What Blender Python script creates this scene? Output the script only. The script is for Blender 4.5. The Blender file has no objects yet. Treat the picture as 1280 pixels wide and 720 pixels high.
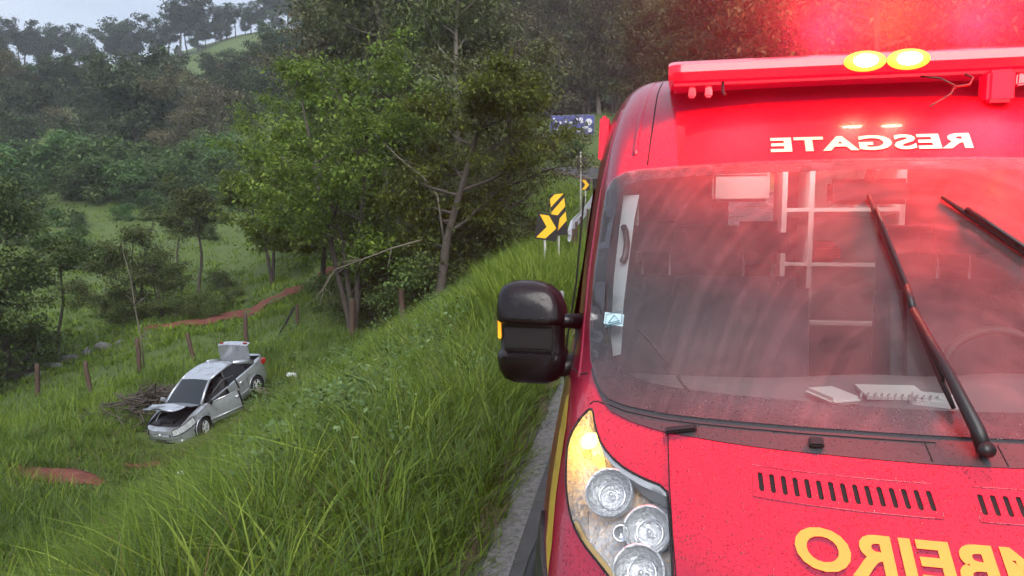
import bpy, bmesh, math, random
import numpy as np
from mathutils import Vector, Matrix
from mathutils.geometry import delaunay_2d_cdt
sc = bpy.context.scene
COL = sc.collection
rnd = random.Random(7)
rng = np.random.default_rng(11)
R = math.radians

# ---------------------------------------------------------------- camera
cam_d = bpy.data.cameras.new('camera'); cam = bpy.data.objects.new('camera', cam_d); COL.objects.link(cam)
cam_d.sensor_width = 36; cam_d.lens = 25.991; cam_d.clip_start = .05; cam_d.clip_end = 3000
CAM = np.array([-.609, -1.247, 1.943])
_yaw, _pit, _rol = .22589, .12037, -.00917
_F = np.array([-math.sin(_yaw)*math.cos(_pit), math.cos(_yaw)*math.cos(_pit), -math.sin(_pit)])
_Rv = np.array([math.cos(_yaw), math.sin(_yaw), 0]); _U = np.cross(_Rv, _F)
_R2 = _Rv*math.cos(_rol)+_U*math.sin(_rol); _U2 = -_Rv*math.sin(_rol)+_U*math.cos(_rol)
M = Matrix.Identity(4)
for i in range(3):
    M[i][0] = _R2[i]; M[i][1] = _U2[i]; M[i][2] = -_F[i]; M[i][3] = CAM[i]
cam.matrix_world = M
sc.camera = cam

# ---------------------------------------------------------------- sky, sun, exposure (overcast, wet, late light)
SUN_EL, SUN_AZ = R(45), R(160)      # azimuth measured from +y towards +x
w = bpy.data.worlds.new('World'); sc.world = w; w.use_nodes = True
nt = w.node_tree; nt.nodes.clear()
wo = nt.nodes.new('ShaderNodeOutputWorld'); bg = nt.nodes.new('ShaderNodeBackground')
sky = nt.nodes.new('ShaderNodeTexSky'); sky.sky_type = 'NISHITA'; sky.sun_disc = False
sky.sun_elevation = SUN_EL; sky.sun_rotation = SUN_AZ; sky.air_density = 1.0; sky.dust_density = 3.0; sky.ozone_density = 2.0; sky.altitude = 500
mixc = nt.nodes.new('ShaderNodeMix'); mixc.data_type = 'RGBA'; mixc.inputs[0].default_value = .82
tc = nt.nodes.new('ShaderNodeTexCoord'); nz = nt.nodes.new('ShaderNodeTexNoise'); nz.inputs['Scale'].default_value = 2.2; nz.inputs['Detail'].default_value = 5
mp = nt.nodes.new('ShaderNodeMapping'); mp.inputs['Scale'].default_value = (1, 1, 3)
cr = nt.nodes.new('ShaderNodeValToRGB'); cr.color_ramp.elements[0].position = .35; cr.color_ramp.elements[0].color = (4.6, 5.3, 6.6, 1)
cr.color_ramp.elements[1].position = .7; cr.color_ramp.elements[1].color = (6.6, 7.2, 8.3, 1)
nt.links.new(tc.outputs['Generated'], mp.inputs[0]); nt.links.new(mp.outputs[0], nz.inputs['Vector']); nt.links.new(nz.outputs[0], cr.inputs[0])
nt.links.new(sky.outputs[0], mixc.inputs['A']); nt.links.new(cr.outputs[0], mixc.inputs['B'])
nt.links.new(mixc.outputs['Result'], bg.inputs[0]); bg.inputs[1].default_value = .048
nt.links.new(bg.outputs[0], wo.inputs[0])
sun_d = bpy.data.lights.new('sun', 'SUN'); sun_d.energy = 1.5; sun_d.angle = R(50); sun_d.color = (1, .97, .93)
sun = bpy.data.objects.new('sun', sun_d); COL.objects.link(sun)
sd = Vector((math.sin(SUN_AZ)*math.cos(SUN_EL), math.cos(SUN_AZ)*math.cos(SUN_EL), math.sin(SUN_EL)))
sun.rotation_euler = (-sd).to_track_quat('-Z', 'Y').to_euler(); sun.location = (0, 0, 60)
vs = sc.view_settings; vs.view_transform = 'Standard'; vs.look = 'None'; vs.exposure = 1.66; vs.gamma = 1; vs.use_curve_mapping = False
sc.render.engine = 'CYCLES'
cy = sc.cycles
cy.use_denoising = True
try: cy.denoiser = 'OPENIMAGEDENOISE'
except Exception: pass
cy.max_bounces = 6; cy.diffuse_bounces = 3; cy.glossy_bounces = 2; cy.transmission_bounces = 3; cy.use_adaptive_sampling = True; cy.adaptive_threshold = .04; cy.transparent_max_bounces = 10; cy.volume_bounces = 0
cy.sample_clamp_indirect = 2.5; cy.sample_clamp_direct = 30; cy.caustics_reflective = False; cy.caustics_refractive = False

# ---------------------------------------------------------------- helpers
def tag(o, label=None, cat=None, group=None, kind=None):
    if label: o['label'] = label
    if cat: o['category'] = cat
    if group: o['group'] = group
    if kind: o['kind'] = kind
    return o
def empty(name, loc=(0, 0, 0), rot=(0, 0, 0), parent=None):
    o = bpy.data.objects.new(name, None); COL.objects.link(o); o.location = loc; o.rotation_euler = rot
    o.empty_display_size = .1
    if parent: o.parent = parent
    return o
def mesh_obj(name, verts, faces, mat=None, parent=None, smooth=True):
    me = bpy.data.meshes.new(name); me.from_pydata([tuple(map(float, v)) for v in verts], [], [tuple(map(int, f)) for f in faces]); me.update()
    return link_mesh(name, me, mat, parent, smooth)
def link_mesh(name, me, mat=None, parent=None, smooth=True):
    if mat is not None and not me.materials: me.materials.append(mat)
    if smooth: me.polygons.foreach_set('use_smooth', np.ones(len(me.polygons), bool))
    o = bpy.data.objects.new(name, me); COL.objects.link(o)
    if parent: o.parent = parent
    return o
def np_mesh(name, V, Fc, k, mat, parent=None, smooth=False, col=None):
    """V (n,3), Fc (m,k) faces of k corners; col (n,) float attribute 'tone'"""
    me = bpy.data.meshes.new(name); V = np.asarray(V, np.float32); Fc = np.asarray(Fc, np.int32)
    me.vertices.add(len(V)); me.vertices.foreach_set('co', V.ravel())
    me.loops.add(Fc.size); me.loops.foreach_set('vertex_index', Fc.ravel())
    me.polygons.add(len(Fc)); me.polygons.foreach_set('loop_start', np.arange(0, Fc.size, k, dtype=np.int32))
    me.polygons.foreach_set('loop_total', np.full(len(Fc), k, np.int32))
    if col is not None:
        a = me.attributes.new('tone', 'FLOAT', 'POINT'); a.data.foreach_set('value', np.asarray(col, np.float32))
    me.update(calc_edges=True)
    return link_mesh(name, me, mat, parent, smooth)
class MB:
    """collects shapes into one mesh"""
    def __init__(s): s.v = []; s.f = []
    def add(s, v, f):
        n = len(s.v); s.v += [tuple(a) for a in v]; s.f += [tuple(i+n for i in q) for q in f]; return s
    def box(s, c, d, rot=None, taper=0):
        x, y, z = d[0]/2, d[1]/2, d[2]/2; t = 1-taper
        P = [(-x, -y, -z), (x, -y, -z), (x, y, -z), (-x, y, -z), (-x*t, -y*t, z), (x*t, -y*t, z), (x*t, y*t, z), (-x*t, y*t, z)]
        P = [Vector(q) for q in P]
        if rot is not None: P = [rot @ q for q in P]
        return s.add([q+Vector(c) for q in P], [(0, 3, 2, 1), (4, 5, 6, 7), (0, 1, 5, 4), (1, 2, 6, 5), (2, 3, 7, 6), (3, 0, 4, 7)])
    def tube(s, pts, rad, n=8, cap=True):
        pts = [Vector(q) for q in pts]
        if not hasattr(rad, '__len__'): rad = [rad]*len(pts)
        V = []; F = []; up = None
        for i, q in enumerate(pts):
            t = (pts[min(i+1, len(pts)-1)]-pts[max(i-1, 0)])
            if t.length < 1e-9: t = Vector((0, 0, 1))
            t.normalize()
            if up is None: up = Vector((0, 0, 1)) if abs(t.z) < .9 else Vector((1, 0, 0))
            a = t.cross(up)
            if a.length < 1e-6: a = t.cross(Vector((1, .3, 0)))
            a.normalize(); b = a.cross(t); b.normalize(); up = b
            for k in range(n):
                th = 2*math.pi*k/n; V.append(q+(a*math.cos(th)+b*math.sin(th))*rad[i])
        for i in range(len(pts)-1):
            for k in range(n):
                k2 = (k+1) % n; F.append((i*n+k, i*n+k2, (i+1)*n+k2, (i+1)*n+k))
        if cap:
            F.append(tuple(range(n-1, -1, -1))); F.append(tuple((len(pts)-1)*n+k for k in range(n)))
        return s.add(V, F)
    def lathe(s, prof, axis_o, axis_d, n=24):
        """prof: (r, h) along axis"""
        d = Vector(axis_d).normalized(); a = d.orthogonal().normalized(); b = d.cross(a); o = Vector(axis_o)
        V = []; F = []
        for r, h in prof:
            for k in range(n):
                th = 2*math.pi*k/n; V.append(o+d*h+(a*math.cos(th)+b*math.sin(th))*r)
        for i in range(len(prof)-1):
            for k in range(n):
                k2 = (k+1) % n; F.append((i*n+k, i*n+k2, (i+1)*n+k2, (i+1)*n+k))
        return s.add(V, F)
    def build(s, name, mat, parent=None, smooth=False, bevel=0, seg=2):
        o = mesh_obj(name, s.v, s.f, mat, parent, smooth)
        if bevel:
            bm = bmesh.new(); bm.from_mesh(o.data)
            bmesh.ops.remove_doubles(bm, verts=bm.verts, dist=1e-5)
            es = [e for e in bm.edges if len(e.link_faces) == 2 and e.calc_face_angle(0) > .5]
            bmesh.ops.bevel(bm, geom=es, offset=bevel, segments=seg, affect='EDGES', clamp_overlap=True)
            bm.to_mesh(o.data); bm.free()
            o.data.polygons.foreach_set('use_smooth', np.ones(len(o.data.polygons), bool)); autosmooth(o)
        return o
def autosmooth(o, ang=40):
    me = o.data; bm = bmesh.new(); bm.from_mesh(me)
    for e in bm.edges: e.smooth = not (len(e.link_faces) == 2 and e.calc_face_angle(0) > R(ang))
    bm.to_mesh(me); bm.free()
def copy_tree(o, parent=None, mat_world=None):
    c = o.copy(); COL.objects.link(c); c.parent = parent
    for ch in o.children: copy_tree(ch, c)
    return c

# ---------------------------------------------------------------- materials
def mat(name, base=(.5, .5, .5), rough=.5, metal=0, spec=.5, coat=0, emis=None, es=0, alpha=1, trans=0, noise=None, bump=None):
    m = bpy.data.materials.new(name); m.use_nodes = True; t = m.node_tree; b = t.nodes['Principled BSDF']
    b.inputs['Base Color'].default_value = (*base, 1); b.inputs['Roughness'].default_value = rough; b.inputs['Metallic'].default_value = metal
    b.inputs['Specular IOR Level'].default_value = spec; b.inputs['Coat Weight'].default_value = coat; b.inputs['Coat Roughness'].default_value = .06
    if emis: b.inputs['Emission Color'].default_value = (*emis, 1); b.inputs['Emission Strength'].default_value = es
    if noise:      # (scale, colour2, contrast)
        tcn = t.nodes.new('ShaderNodeTexCoord'); n = t.nodes.new('ShaderNodeTexNoise'); n.inputs['Scale'].default_value = noise[0]; n.inputs['Detail'].default_value = 8; n.inputs['Roughness'].default_value = .65
        r = t.nodes.new('ShaderNodeValToRGB'); c = noise[2] if len(noise) > 2 else .2
        r.color_ramp.elements[0].position = .5-c; r.color_ramp.elements[1].position = .5+c
        r.color_ramp.elements[0].color = (*base, 1); r.color_ramp.elements[1].color = (*noise[1], 1)
        t.links.new(tcn.outputs['Object'], n.inputs['Vector']); t.links.new(n.outputs[0], r.inputs[0]); t.links.new(r.outputs[0], b.inputs['Base Color'])
    if bump:       # (scale, strength, distance)
        tcn = t.nodes.new('ShaderNodeTexCoord'); n = t.nodes.new('ShaderNodeTexNoise'); n.inputs['Scale'].default_value = bump[0]; n.inputs['Detail'].default_value = 6
        bp = t.nodes.new('ShaderNodeBump'); bp.inputs['Strength'].default_value = bump[1]; bp.inputs['Distance'].default_value = bump[2]
        t.links.new(tcn.outputs['Object'], n.inputs['Vector']); t.links.new(n.outputs[0], bp.inputs['Height']); t.links.new(bp.outputs[0], b.inputs['Normal'])
    return m
def add_drops(m, scale=95, strength=.6, dist=.002, dark=.75, thr=.62):
    """rain beads: bumps in scattered voronoi cells, their dark refraction painted into the base colour"""
    t = m.node_tree; b = t.nodes['Principled BSDF']
    tcn = t.nodes.new('ShaderNodeTexCoord'); out = None; masks = []
    for sca, th in ((scale, thr), (scale*2.1, thr-.1)):
        v = t.nodes.new('ShaderNodeTexVoronoi'); v.inputs['Scale'].default_value = sca; v.inputs['Randomness'].default_value = 1
        sep = t.nodes.new('ShaderNodeSeparateColor'); t.links.new(tcn.outputs['Object'], v.inputs['Vector']); t.links.new(v.outputs['Color'], sep.inputs[0])
        gt = t.nodes.new('ShaderNodeMath'); gt.operation = 'GREATER_THAN'; gt.inputs[1].default_value = th; t.links.new(sep.outputs[0], gt.inputs[0])
        sz = t.nodes.new('ShaderNodeMapRange'); sz.inputs['To Min'].default_value = .18; sz.inputs['To Max'].default_value = .42; t.links.new(sep.outputs[1], sz.inputs['Value'])
        dv = t.nodes.new('ShaderNodeMath'); dv.operation = 'DIVIDE'; t.links.new(v.outputs['Distance'], dv.inputs[0]); t.links.new(sz.outputs[0], dv.inputs[1])
        su = t.nodes.new('ShaderNodeMath'); su.operation = 'SUBTRACT'; su.use_clamp = True; su.inputs[0].default_value = 1; t.links.new(dv.outputs[0], su.inputs[1])
        sq = t.nodes.new('ShaderNodeMath'); sq.operation = 'POWER'; sq.inputs[1].default_value = .5; t.links.new(su.outputs[0], sq.inputs[0])
        mu = t.nodes.new('ShaderNodeMath'); mu.operation = 'MULTIPLY'; t.links.new(sq.outputs[0], mu.inputs[0]); t.links.new(gt.outputs[0], mu.inputs[1])
        masks.append(mu)
    mx = t.nodes.new('ShaderNodeMath'); mx.operation = 'MAXIMUM'; t.links.new(masks[0].outputs[0], mx.inputs[0]); t.links.new(masks[1].outputs[0], mx.inputs[1])
    bp = t.nodes.new('ShaderNodeBump'); bp.inputs['Strength'].default_value = strength; bp.inputs['Distance'].default_value = dist
    t.links.new(mx.outputs[0], bp.inputs['Height'])
    t.links.new(bp.outputs[0], b.inputs['Coat Normal']); t.links.new(bp.outputs[0], b.inputs['Normal'])
    hs = t.nodes.new('ShaderNodeMix'); hs.data_type = 'RGBA'
    src = b.inputs['Base Color']
    if src.is_linked: t.links.new(src.links[0].from_socket, hs.inputs['A'])
    else: hs.inputs['A'].default_value = src.default_value[:]
    c = src.default_value[:]; hs.inputs['B'].default_value = (c[0]*dark, c[1]*dark, c[2]*dark, 1)  # darker base colour paints in each bead's refraction
    t.links.new(mx.outputs[0], hs.inputs['Factor']); t.links.new(hs.outputs['Result'], b.inputs['Base Color'])
    return mx
def leaf_mat(name, c0, c1, c2, trans=.25, rough=.45, objvar=.12, spec=.16):
    m = bpy.data.materials.new(name); m.use_nodes = True; t = m.node_tree; b = t.nodes['Principled BSDF']; out = t.nodes['Material Output']
    at = t.nodes.new('ShaderNodeAttribute'); at.attribute_name = 'tone'
    r = t.nodes.new('ShaderNodeValToRGB'); e = r.color_ramp.elements; e[0].color = (*c0, 1); e[1].color = (*c2, 1); q = e.new(.55); q.color = (*c1, 1)
    oi = t.nodes.new('ShaderNodeObjectInfo'); hs = t.nodes.new('ShaderNodeHueSaturation')
    mr = t.nodes.new('ShaderNodeMapRange'); mr.inputs['To Min'].default_value = 1-objvar*2.2; mr.inputs['To Max'].default_value = 1+objvar*2.2
    mh = t.nodes.new('ShaderNodeMapRange'); mh.inputs['To Min'].default_value = .5-objvar*.22; mh.inputs['To Max'].default_value = .5+objvar*.16
    t.links.new(oi.outputs['Random'], mr.inputs['Value']); t.links.new(oi.outputs['Random'], mh.inputs['Value'])
    t.links.new(at.outputs['Fac'], r.inputs[0]); t.links.new(r.outputs[0], hs.inputs['Color']); t.links.new(mr.outputs[0], hs.inputs['Value']); t.links.new(mh.outputs[0], hs.inputs['Hue'])
    t.links.new(hs.outputs[0], b.inputs['Base Color']); b.inputs['Roughness'].default_value = rough; b.inputs['Specular IOR Level'].default_value = spec
    tr = t.nodes.new('ShaderNodeBsdfTranslucent'); t.links.new(hs.outputs[0], tr.inputs[0]); ms = t.nodes.new('ShaderNodeMixShader'); ms.inputs[0].default_value = trans
    t.links.new(b.outputs[0], ms.inputs[1]); t.links.new(tr.outputs[0], ms.inputs[2]); t.links.new(ms.outputs[0], out.inputs[0])
    return m

# ---------------------------------------------------------------- terrain height
def zroad(y): return .0053*np.maximum(0, np.asarray(y, float)-12)**1.73*(np.asarray(y) < 62)+(np.asarray(y) >= 62)*(.0053*50**1.73)
ARC_Y, ARC_R = 40., 30.
EX0 = -1.45-.058*(ARC_Y-2.28)          # edge line x where the bend starts
def _ss(a, b, x):
    t = np.clip((x-a)/(b-a), 0, 1); return t*t*(3-2*t)
def sdist(x, y):
    """distance to the left of the road's edge line (negative on the road)"""
    x = np.asarray(x, float); y = np.asarray(y, float)
    s1 = -((x+1.45)+.058*(y-2.28))
    cx, cyy = EX0-ARC_R, ARC_Y
    s2 = ARC_R-np.hypot(x-cx, y-cyy)
    s3 = ARC_R-np.abs(y-cyy)
    s = np.where(y < ARC_Y, s1, np.where(x > cx, s2, s3))
    s = np.where(s > 0, np.maximum(s-1.3*_ss(7, 14, y), np.minimum(s, .3)), s)
    s = np.where((y > 44) & (x < -15), s+np.clip((-15-x)/6, 0, 1)*30, s)
    return s
_BK = np.array([.3, .8, 2, 3.2, 5, 8, 11, 13.5]); _BV = np.array([0, -.12, -.62, -1.25, -2.4, -4.2, -5.2, -5.4])
CTRL = np.array([(-26.63,23.63,-6.22),(-24.6,24.24,-5.86),(-23.19,25.49,-5.38),(-21.49,26.84,-5.08),(-20.24,28.93,-4.73),(-14.74,28.58,-3.74),
(-14.91,11.26,-4.5),(-14.59,13.06,-4.9),(-15.4,17.2,-5.45),(-14.69,21.79,-4.6),(-16,22.5,-4.35),(-14.6,18.6,-5.3),(-16.6,19,-5.1),(-34.9,32.34,-6.97),(-32.89,34.28,-6.24),(-33.11,39.34,-5.58),(-32.03,49.87,-4.13),(-47.5,75.57,-1.16),
(-47.25,57.49,-3.73),(-64.25,62.4,-1.86),(-73.21,100.51,6.45),(-75.66,79.17,1.76),(-88.88,80.05,3.43),(-102.38,108.95,13.1),(-110.44,100.92,13.61),(-76.31,116.52,12.56),
(-38.05,75.06,3.72),(-28.0,68.57,2.69),(-25.02,74.94,4.4),(-19.52,81.62,5.84),(-15.72,102.66,7.96),(-11.28,108.23,9.97),(-71.11,54.7,-1.45),(-33.75,21.14,-5.92),
(-136.04,101.51,16.42),(-168.19,197.54,30),(-185.26,284.24,70),(-237.52,242.63,52),(-195.85,252.29,52),(-154.15,302.11,76),(-78.99,288.33,72.93),(-17.71,298.26,65.46),(-287.47,181.26,44.11),
(30,60,9),(60,40,14),(40,15,8),(60,120,30),(150,200,60),(120,0,25),(-20,0,-5),(-30,-10,-5.5),(-12,4,-4.4),(-60,-20,-5),(-120,20,-2),(-200,60,10),(20,-20,2),(0,150,22),(-60,170,27),(30,-80,5),(-80,-90,-3)])
_cc = np.array([-1., -3.])
def _wp(x, y):
    dx = np.asarray(x, float)-_cc[0]; dy = np.asarray(y, float)-_cc[1]; r = np.hypot(dx, dy)+3; th = np.arctan2(dx, dy)
    return np.stack([np.log(r)*2.2*np.cos(th*.8), np.log(r)*2.2*np.sin(th*.8)], -1)
_cw = _wp(CTRL[:, 0], CTRL[:, 1])
def _tps(d): return np.where(d > 1e-9, d*d*np.log(np.maximum(d, 1e-9)), 0)
_n = len(CTRL); _K = np.zeros((_n+3, _n+3)); _K[:_n, :_n] = _tps(np.linalg.norm(_cw[:, None]-_cw[None], axis=-1))+np.eye(_n)*.002
_K[:_n, _n] = 1; _K[:_n, _n+1:] = _cw; _K[_n, :_n] = 1; _K[_n+1:, :_n] = _cw.T
_wt = np.linalg.solve(_K, np.concatenate([CTRL[:, 2], [0, 0, 0]]))
def _rbf(x, y):
    P = _wp(x, y); sh = P.shape[:-1]; P = P.reshape(-1, 2); o = np.zeros(len(P))
    for i in range(0, len(P), 20000):
        q = P[i:i+20000]; o[i:i+20000] = _tps(np.linalg.norm(q[:, None]-_cw[None], axis=-1))@_wt[:_n]+_wt[_n]+q@_wt[_n+1:]
    return o.reshape(sh)
def _wav(x, y):
    return .10*np.sin(x*.9+.7*np.sin(y*.55))*np.sin(y*.8+1.3)+.05*np.sin(x*2.3+y*1.7)+.045*np.sin(y*3.1-x*1.2+2)
def zter(x, y):
    x = np.asarray(x, float); y = np.asarray(y, float)
    s = sdist(x, y); zr = zroad(y)
    bank = zr*(1-_ss(6, 13, s)*.6)+np.interp(s, _BK, _BV)
    rb = _rbf(x, y)
    wl = _ss(7.5, 14, s)*(1-0)          # left: blend bank -> valley
    z = bank*(1-wl)+rb*wl
    wr = _ss(9, 16, -s)                # right of the far edge of the road
    z = np.where(s < -8.5, zr*(1-wr)+np.maximum(rb, zr)*wr, z)
    on = (s <= .3) & (s > -8.7)
    z = np.where(on, zr-.06, z)
    z = z+np.where(s > 1.2, _wav(x, y)*_ss(1.2, 5, s), 0)
    z = z+np.where(s > 14, .16*np.sin(z*5.5+1.2*np.sin(x*.31)+.8*np.sin(y*.23))*_ss(14, 22, s)*(1-_ss(100, 140, np.hypot(x, y))), 0)
    return z
def pinpoly(P, poly):
    P = np.asarray(P, float); x, y = P[:, 0], P[:, 1]; ins = np.zeros(len(P), bool); q = np.asarray(poly, float); j = len(q)-1
    for i in range(len(q)):
        xi, yi, xj, yj = q[i, 0], q[i, 1], q[j, 0], q[j, 1]
        c = ((yi > y) != (yj > y)) & (x < (xj-xi)*(y-yi)/((yj-yi)+1e-12)+xi); ins ^= c; j = i
    return ins
# ================================================================ ground, road, haze
m_ground = mat('ground_mat', (.050, .082, .015), .9, noise=(.35, (.085, .125, .024), .25), bump=(3, .6, .08))
m_dirt = mat('red_dirt_mat', (.10, .022, .014), .8, noise=(2.5, (.20, .055, .038), .22), bump=(9, .8, .05))
def road_pt(d, s):
    """point at chainage d (m past the bend start is arc), offset s left of the edge line"""
    L0 = math.hypot(1, .058)
    if d < ARC_Y:
        x = -1.45-.058*(d-2.28)-s/L0; y = d-.058*s/L0
    else:
        a = (d-ARC_Y)/ARC_R; x = EX0-ARC_R+(ARC_R-s)*math.cos(a); y = ARC_Y+(ARC_R-s)*math.sin(a)
    return x, y
def strip(name, d0, d1, s0, s1, lift, m, step=1.0, ns=1, parent=None, jag=0):
    n = max(2, int((d1-d0)/step)+1); V = []; F = []
    for i in range(n):
        d = d0+(d1-d0)*i/(n-1)
        for k in range(ns+1):
            s = s0+(s1-s0)*k/ns
            if jag and k in (0, ns): s += (rnd.random()-.5)*jag
            x, y = road_pt(d, s); V.append((x, y, float(zroad(y))+lift))
    for i in range(n-1):
        for k in range(ns): F.append((i*(ns+1)+k, (i+1)*(ns+1)+k, (i+1)*(ns+1)+k+1, i*(ns+1)+k+1))
    return mesh_obj(name, V, F, m, parent)
def build_ground():
    na, nr = 300, 190
    th = np.linspace(0, 2*math.pi, na, endpoint=False); rr = np.concatenate([[0], np.geomspace(.6, 900, nr-1)])
    A, Q = np.meshgrid(th, rr, indexing='ij'); X = CAM[0]+Q*np.sin(A); Y = CAM[1]+Q*np.cos(A); Z = zter(X, Y)
    far = _ss(420, 800, Q); Z = Z*(1-far)+far*10
    V = np.stack([X, Y, Z], -1).reshape(-1, 3); i, j = np.meshgrid(np.arange(na), np.arange(nr-1), indexing='ij'); i2 = (i+1) % na
    Fq = np.stack([i*nr+j, i*nr+j+1, i2*nr+j+1, i2*nr+j], -1).reshape(-1, 4)
    o = np_mesh('ground', V, Fq, 4, m_ground, smooth=True); tag(o, kind='structure')
build_ground()
def wet_asphalt():
    m = mat('wet_asphalt', (.035, .035, .037), .35, noise=(1.2, (.075, .072, .072), .2), bump=(140, .5, .006)); t = m.node_tree; b = t.nodes['Principled BSDF']
    tcn = t.nodes.new('ShaderNodeTexCoord'); n = t.nodes.new('ShaderNodeTexNoise'); n.inputs['Scale'].default_value = .9; n.inputs['Detail'].default_value = 4
    r = t.nodes.new('ShaderNodeMapRange'); r.inputs['From Min'].default_value = .35; r.inputs['From Max'].default_value = .65; r.inputs['To Min'].default_value = .22; r.inputs['To Max'].default_value = .6
    t.links.new(tcn.outputs['Object'], n.inputs['Vector']); t.links.new(n.outputs[0], r.inputs['Value']); t.links.new(r.outputs[0], b.inputs['Roughness'])
    return m
m_asph = wet_asphalt()
def worn_white():
    m = mat('worn_white_paint', (.5, .49, .46), .45, bump=(160, .6, .006)); t = m.node_tree; b = t.nodes['Principled BSDF']
    tcn = t.nodes.new('ShaderNodeTexCoord'); n = t.nodes.new('ShaderNodeTexNoise'); n.inputs['Scale'].default_value = 22; n.inputs['Detail'].default_value = 8; n.inputs['Roughness'].default_value = .75
    r = t.nodes.new('ShaderNodeValToRGB'); e = r.color_ramp.elements; e[0].position = .36; e[0].color = (.06, .057, .055, 1); e[1].position = .56; e[1].color = (.20, .19, .185, 1)
    t.links.new(tcn.outputs['Object'], n.inputs['Vector']); t.links.new(n.outputs[0], r.inputs[0]); t.links.new(r.outputs[0], b.inputs['Base Color'])
    return m
m_line = worn_white()
m_yline = mat('worn_yellow_paint', (.45, .30, .04), .5, noise=(20, (.2, .15, .05), .2))
road = strip('road', -40, 69, .24, -8.6, .0, m_asph, 1.0, 6); tag(road, kind='structure')
strip('edge_line', -30, 68, .155, .0, .004, m_line, .6, 1, road, .012)
strip('edge_line', -30, 68, -7.2, -7.35, .004, m_line, 1, 1, road)
strip('centre_line', -30, 68, -3.5, -3.62, .004, m_yline, 1, 1, road)
strip('centre_line', -30, 68, -3.75, -3.87, .004, m_yline, 1, 1, road)
sh = strip('verge_soil', -20, 60, .95, .20, .006, mat('verge_soil_mat', (.05, .035, .022), .85, noise=(9, (.11, .075, .05), .2), bump=(40, .7, .02)), .25, 2, None, .16); tag(sh, kind='structure')

def drape(name, poly_c, widths, m, lift=.05, ns=6, jag=.25):
    V = []; F = []; pts = np.array(poly_c, float); n = 60; t = np.linspace(0, len(pts)-1, n)
    P = np.stack([np.interp(t, range(len(pts)), pts[:, k]) for k in range(2)], -1); W = np.interp(t, range(len(widths)), widths)
    T = np.gradient(P, axis=0); T /= np.linalg.norm(T, axis=1)[:, None]; N = np.stack([-T[:, 1], T[:, 0]], -1)
    for i in range(n):
        j0, j1 = rnd.random()*jag, rnd.random()*jag
        for k in range(ns+1):
            u = (k/ns-.5)*2; u = u*(1-(j0 if u < 0 else j1)) if k in (0, ns) else u
            u = u*(1+.18*math.sin(i*1.7+k)); q = P[i]+N[i]*W[i]*.5*u; edge = 1-abs(u)
            V.append((q[0], q[1], float(zter(q[0], q[1]))+lift*min(1, edge*4)-.02))
    for i in range(n-1):
        for k in range(ns): F.append((i*(ns+1)+k, i*(ns+1)+k+1, (i+1)*(ns+1)+k+1, (i+1)*(ns+1)+k))
    return tag(mesh_obj(name, V, F, m), kind='structure')
# red earth track on the pasture, and churned patches round the crash
TRACKS = [([(-31.5, 36), (-29, 37.2), (-26.5, 39.5), (-23.5, 42.5), (-20.5, 46)], [.8, 3.6, 4.4, 3.4, 2.6]),
          ([(-16.9, 13.2), (-15.7, 13.6), (-14.7, 13.9)], [.4, 1.6, .4]),
          ([(-15.6, 15.6), (-14.9, 16.2)], [.2, .7]),
          ([(-13.4, 20.2), (-12.6, 21.6), (-12.2, 23.6)], [.3, .8, .3])]
for i, (pc, wd) in enumerate(TRACKS):
    o = drape('dirt_track' if i == 0 else 'bare_soil', pc, wd, m_dirt, .085 if i == 0 else .07, 8, .7)
def near_track(x, y):
    d = np.full(np.shape(x), 9.)
    for pc, wd in TRACKS:
        p = np.array(pc, float)
        for i in range(len(p)-1):
            a, b = p[i], p[i+1]; ab = b-a; tt = np.clip(((x-a[0])*ab[0]+(y-a[1])*ab[1])/(ab@ab), 0, 1)
            ww = wd[i]+(wd[i+1]-wd[i])*tt
            d = np.minimum(d, np.hypot(x-a[0]-tt*ab[0], y-a[1]-tt*ab[1])-ww*.5)
    return d

# thin mist in the air
hz = bpy.data.materials.new('mist'); hz.use_nodes = True; t = hz.node_tree; t.nodes.clear()
ho = t.nodes.new('ShaderNodeOutputMaterial'); pv = t.nodes.new('ShaderNodeVolumePrincipled'); pv.inputs['Color'].default_value = (.86, .92, 1, 1); pv.inputs['Density'].default_value = .0006; pv.inputs['Anisotropy'].default_value = .2
t.links.new(pv.outputs[0], ho.inputs['Volume'])
mb = MB().box((-60, 180, 60), (960, 960, 150)); hzo = mb.build('haze', hz); tag(hzo, kind='stuff')
# ================================================================ ambulance
_PZ = np.array([.20,.25,.45,.70,.88,.98,1.08,1.19,1.26,1.31,1.345,1.38,1.70,2.05,2.20,2.32,2.42,2.47,2.495])
_PY = np.array([.10,.06,.0,.0,.06,.14,.25,.41,.52,.612,.675,.735,1.085,1.44,1.60,1.76,1.97,2.2,2.5])
def _pch(xk, yk):
    h = np.diff(xk); d = np.diff(yk)/h; m = np.zeros(len(xk)); m[0] = d[0]; m[-1] = d[-1]
    for i in range(1, len(xk)-1):
        if d[i-1]*d[i] <= 0: m[i] = 0
        else:
            w1 = 2*h[i]+h[i-1]; w2 = h[i]+2*h[i-1]; m[i] = (w1+w2)/(w1/d[i-1]+w2/d[i])
    def ev(x):
        x = np.clip(np.asarray(x, float), xk[0], xk[-1]); i = np.clip(np.searchsorted(xk, x)-1, 0, len(xk)-2); t = (x-xk[i])/h[i]
        return (2*t**3-3*t**2+1)*yk[i]+(t**3-2*t**2+t)*h[i]*m[i]+(-2*t**3+3*t**2)*yk[i+1]+(t**3-t**2)*h[i]*m[i+1]
    return ev
_prof = _pch(_PZ, _PY)
_A = _pch(np.array([.2,.9,1.3,1.42,1.7,2.03,2.2,2.5]), np.array([.30,.30,.32,.31,.22,.13,.11,.10]))
_W = _pch(np.array([.2,1.0,1.35,2.0,2.25,2.4,2.5]), np.array([1.0,1.03,1.025,.985,.955,.905,.82]))
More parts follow.
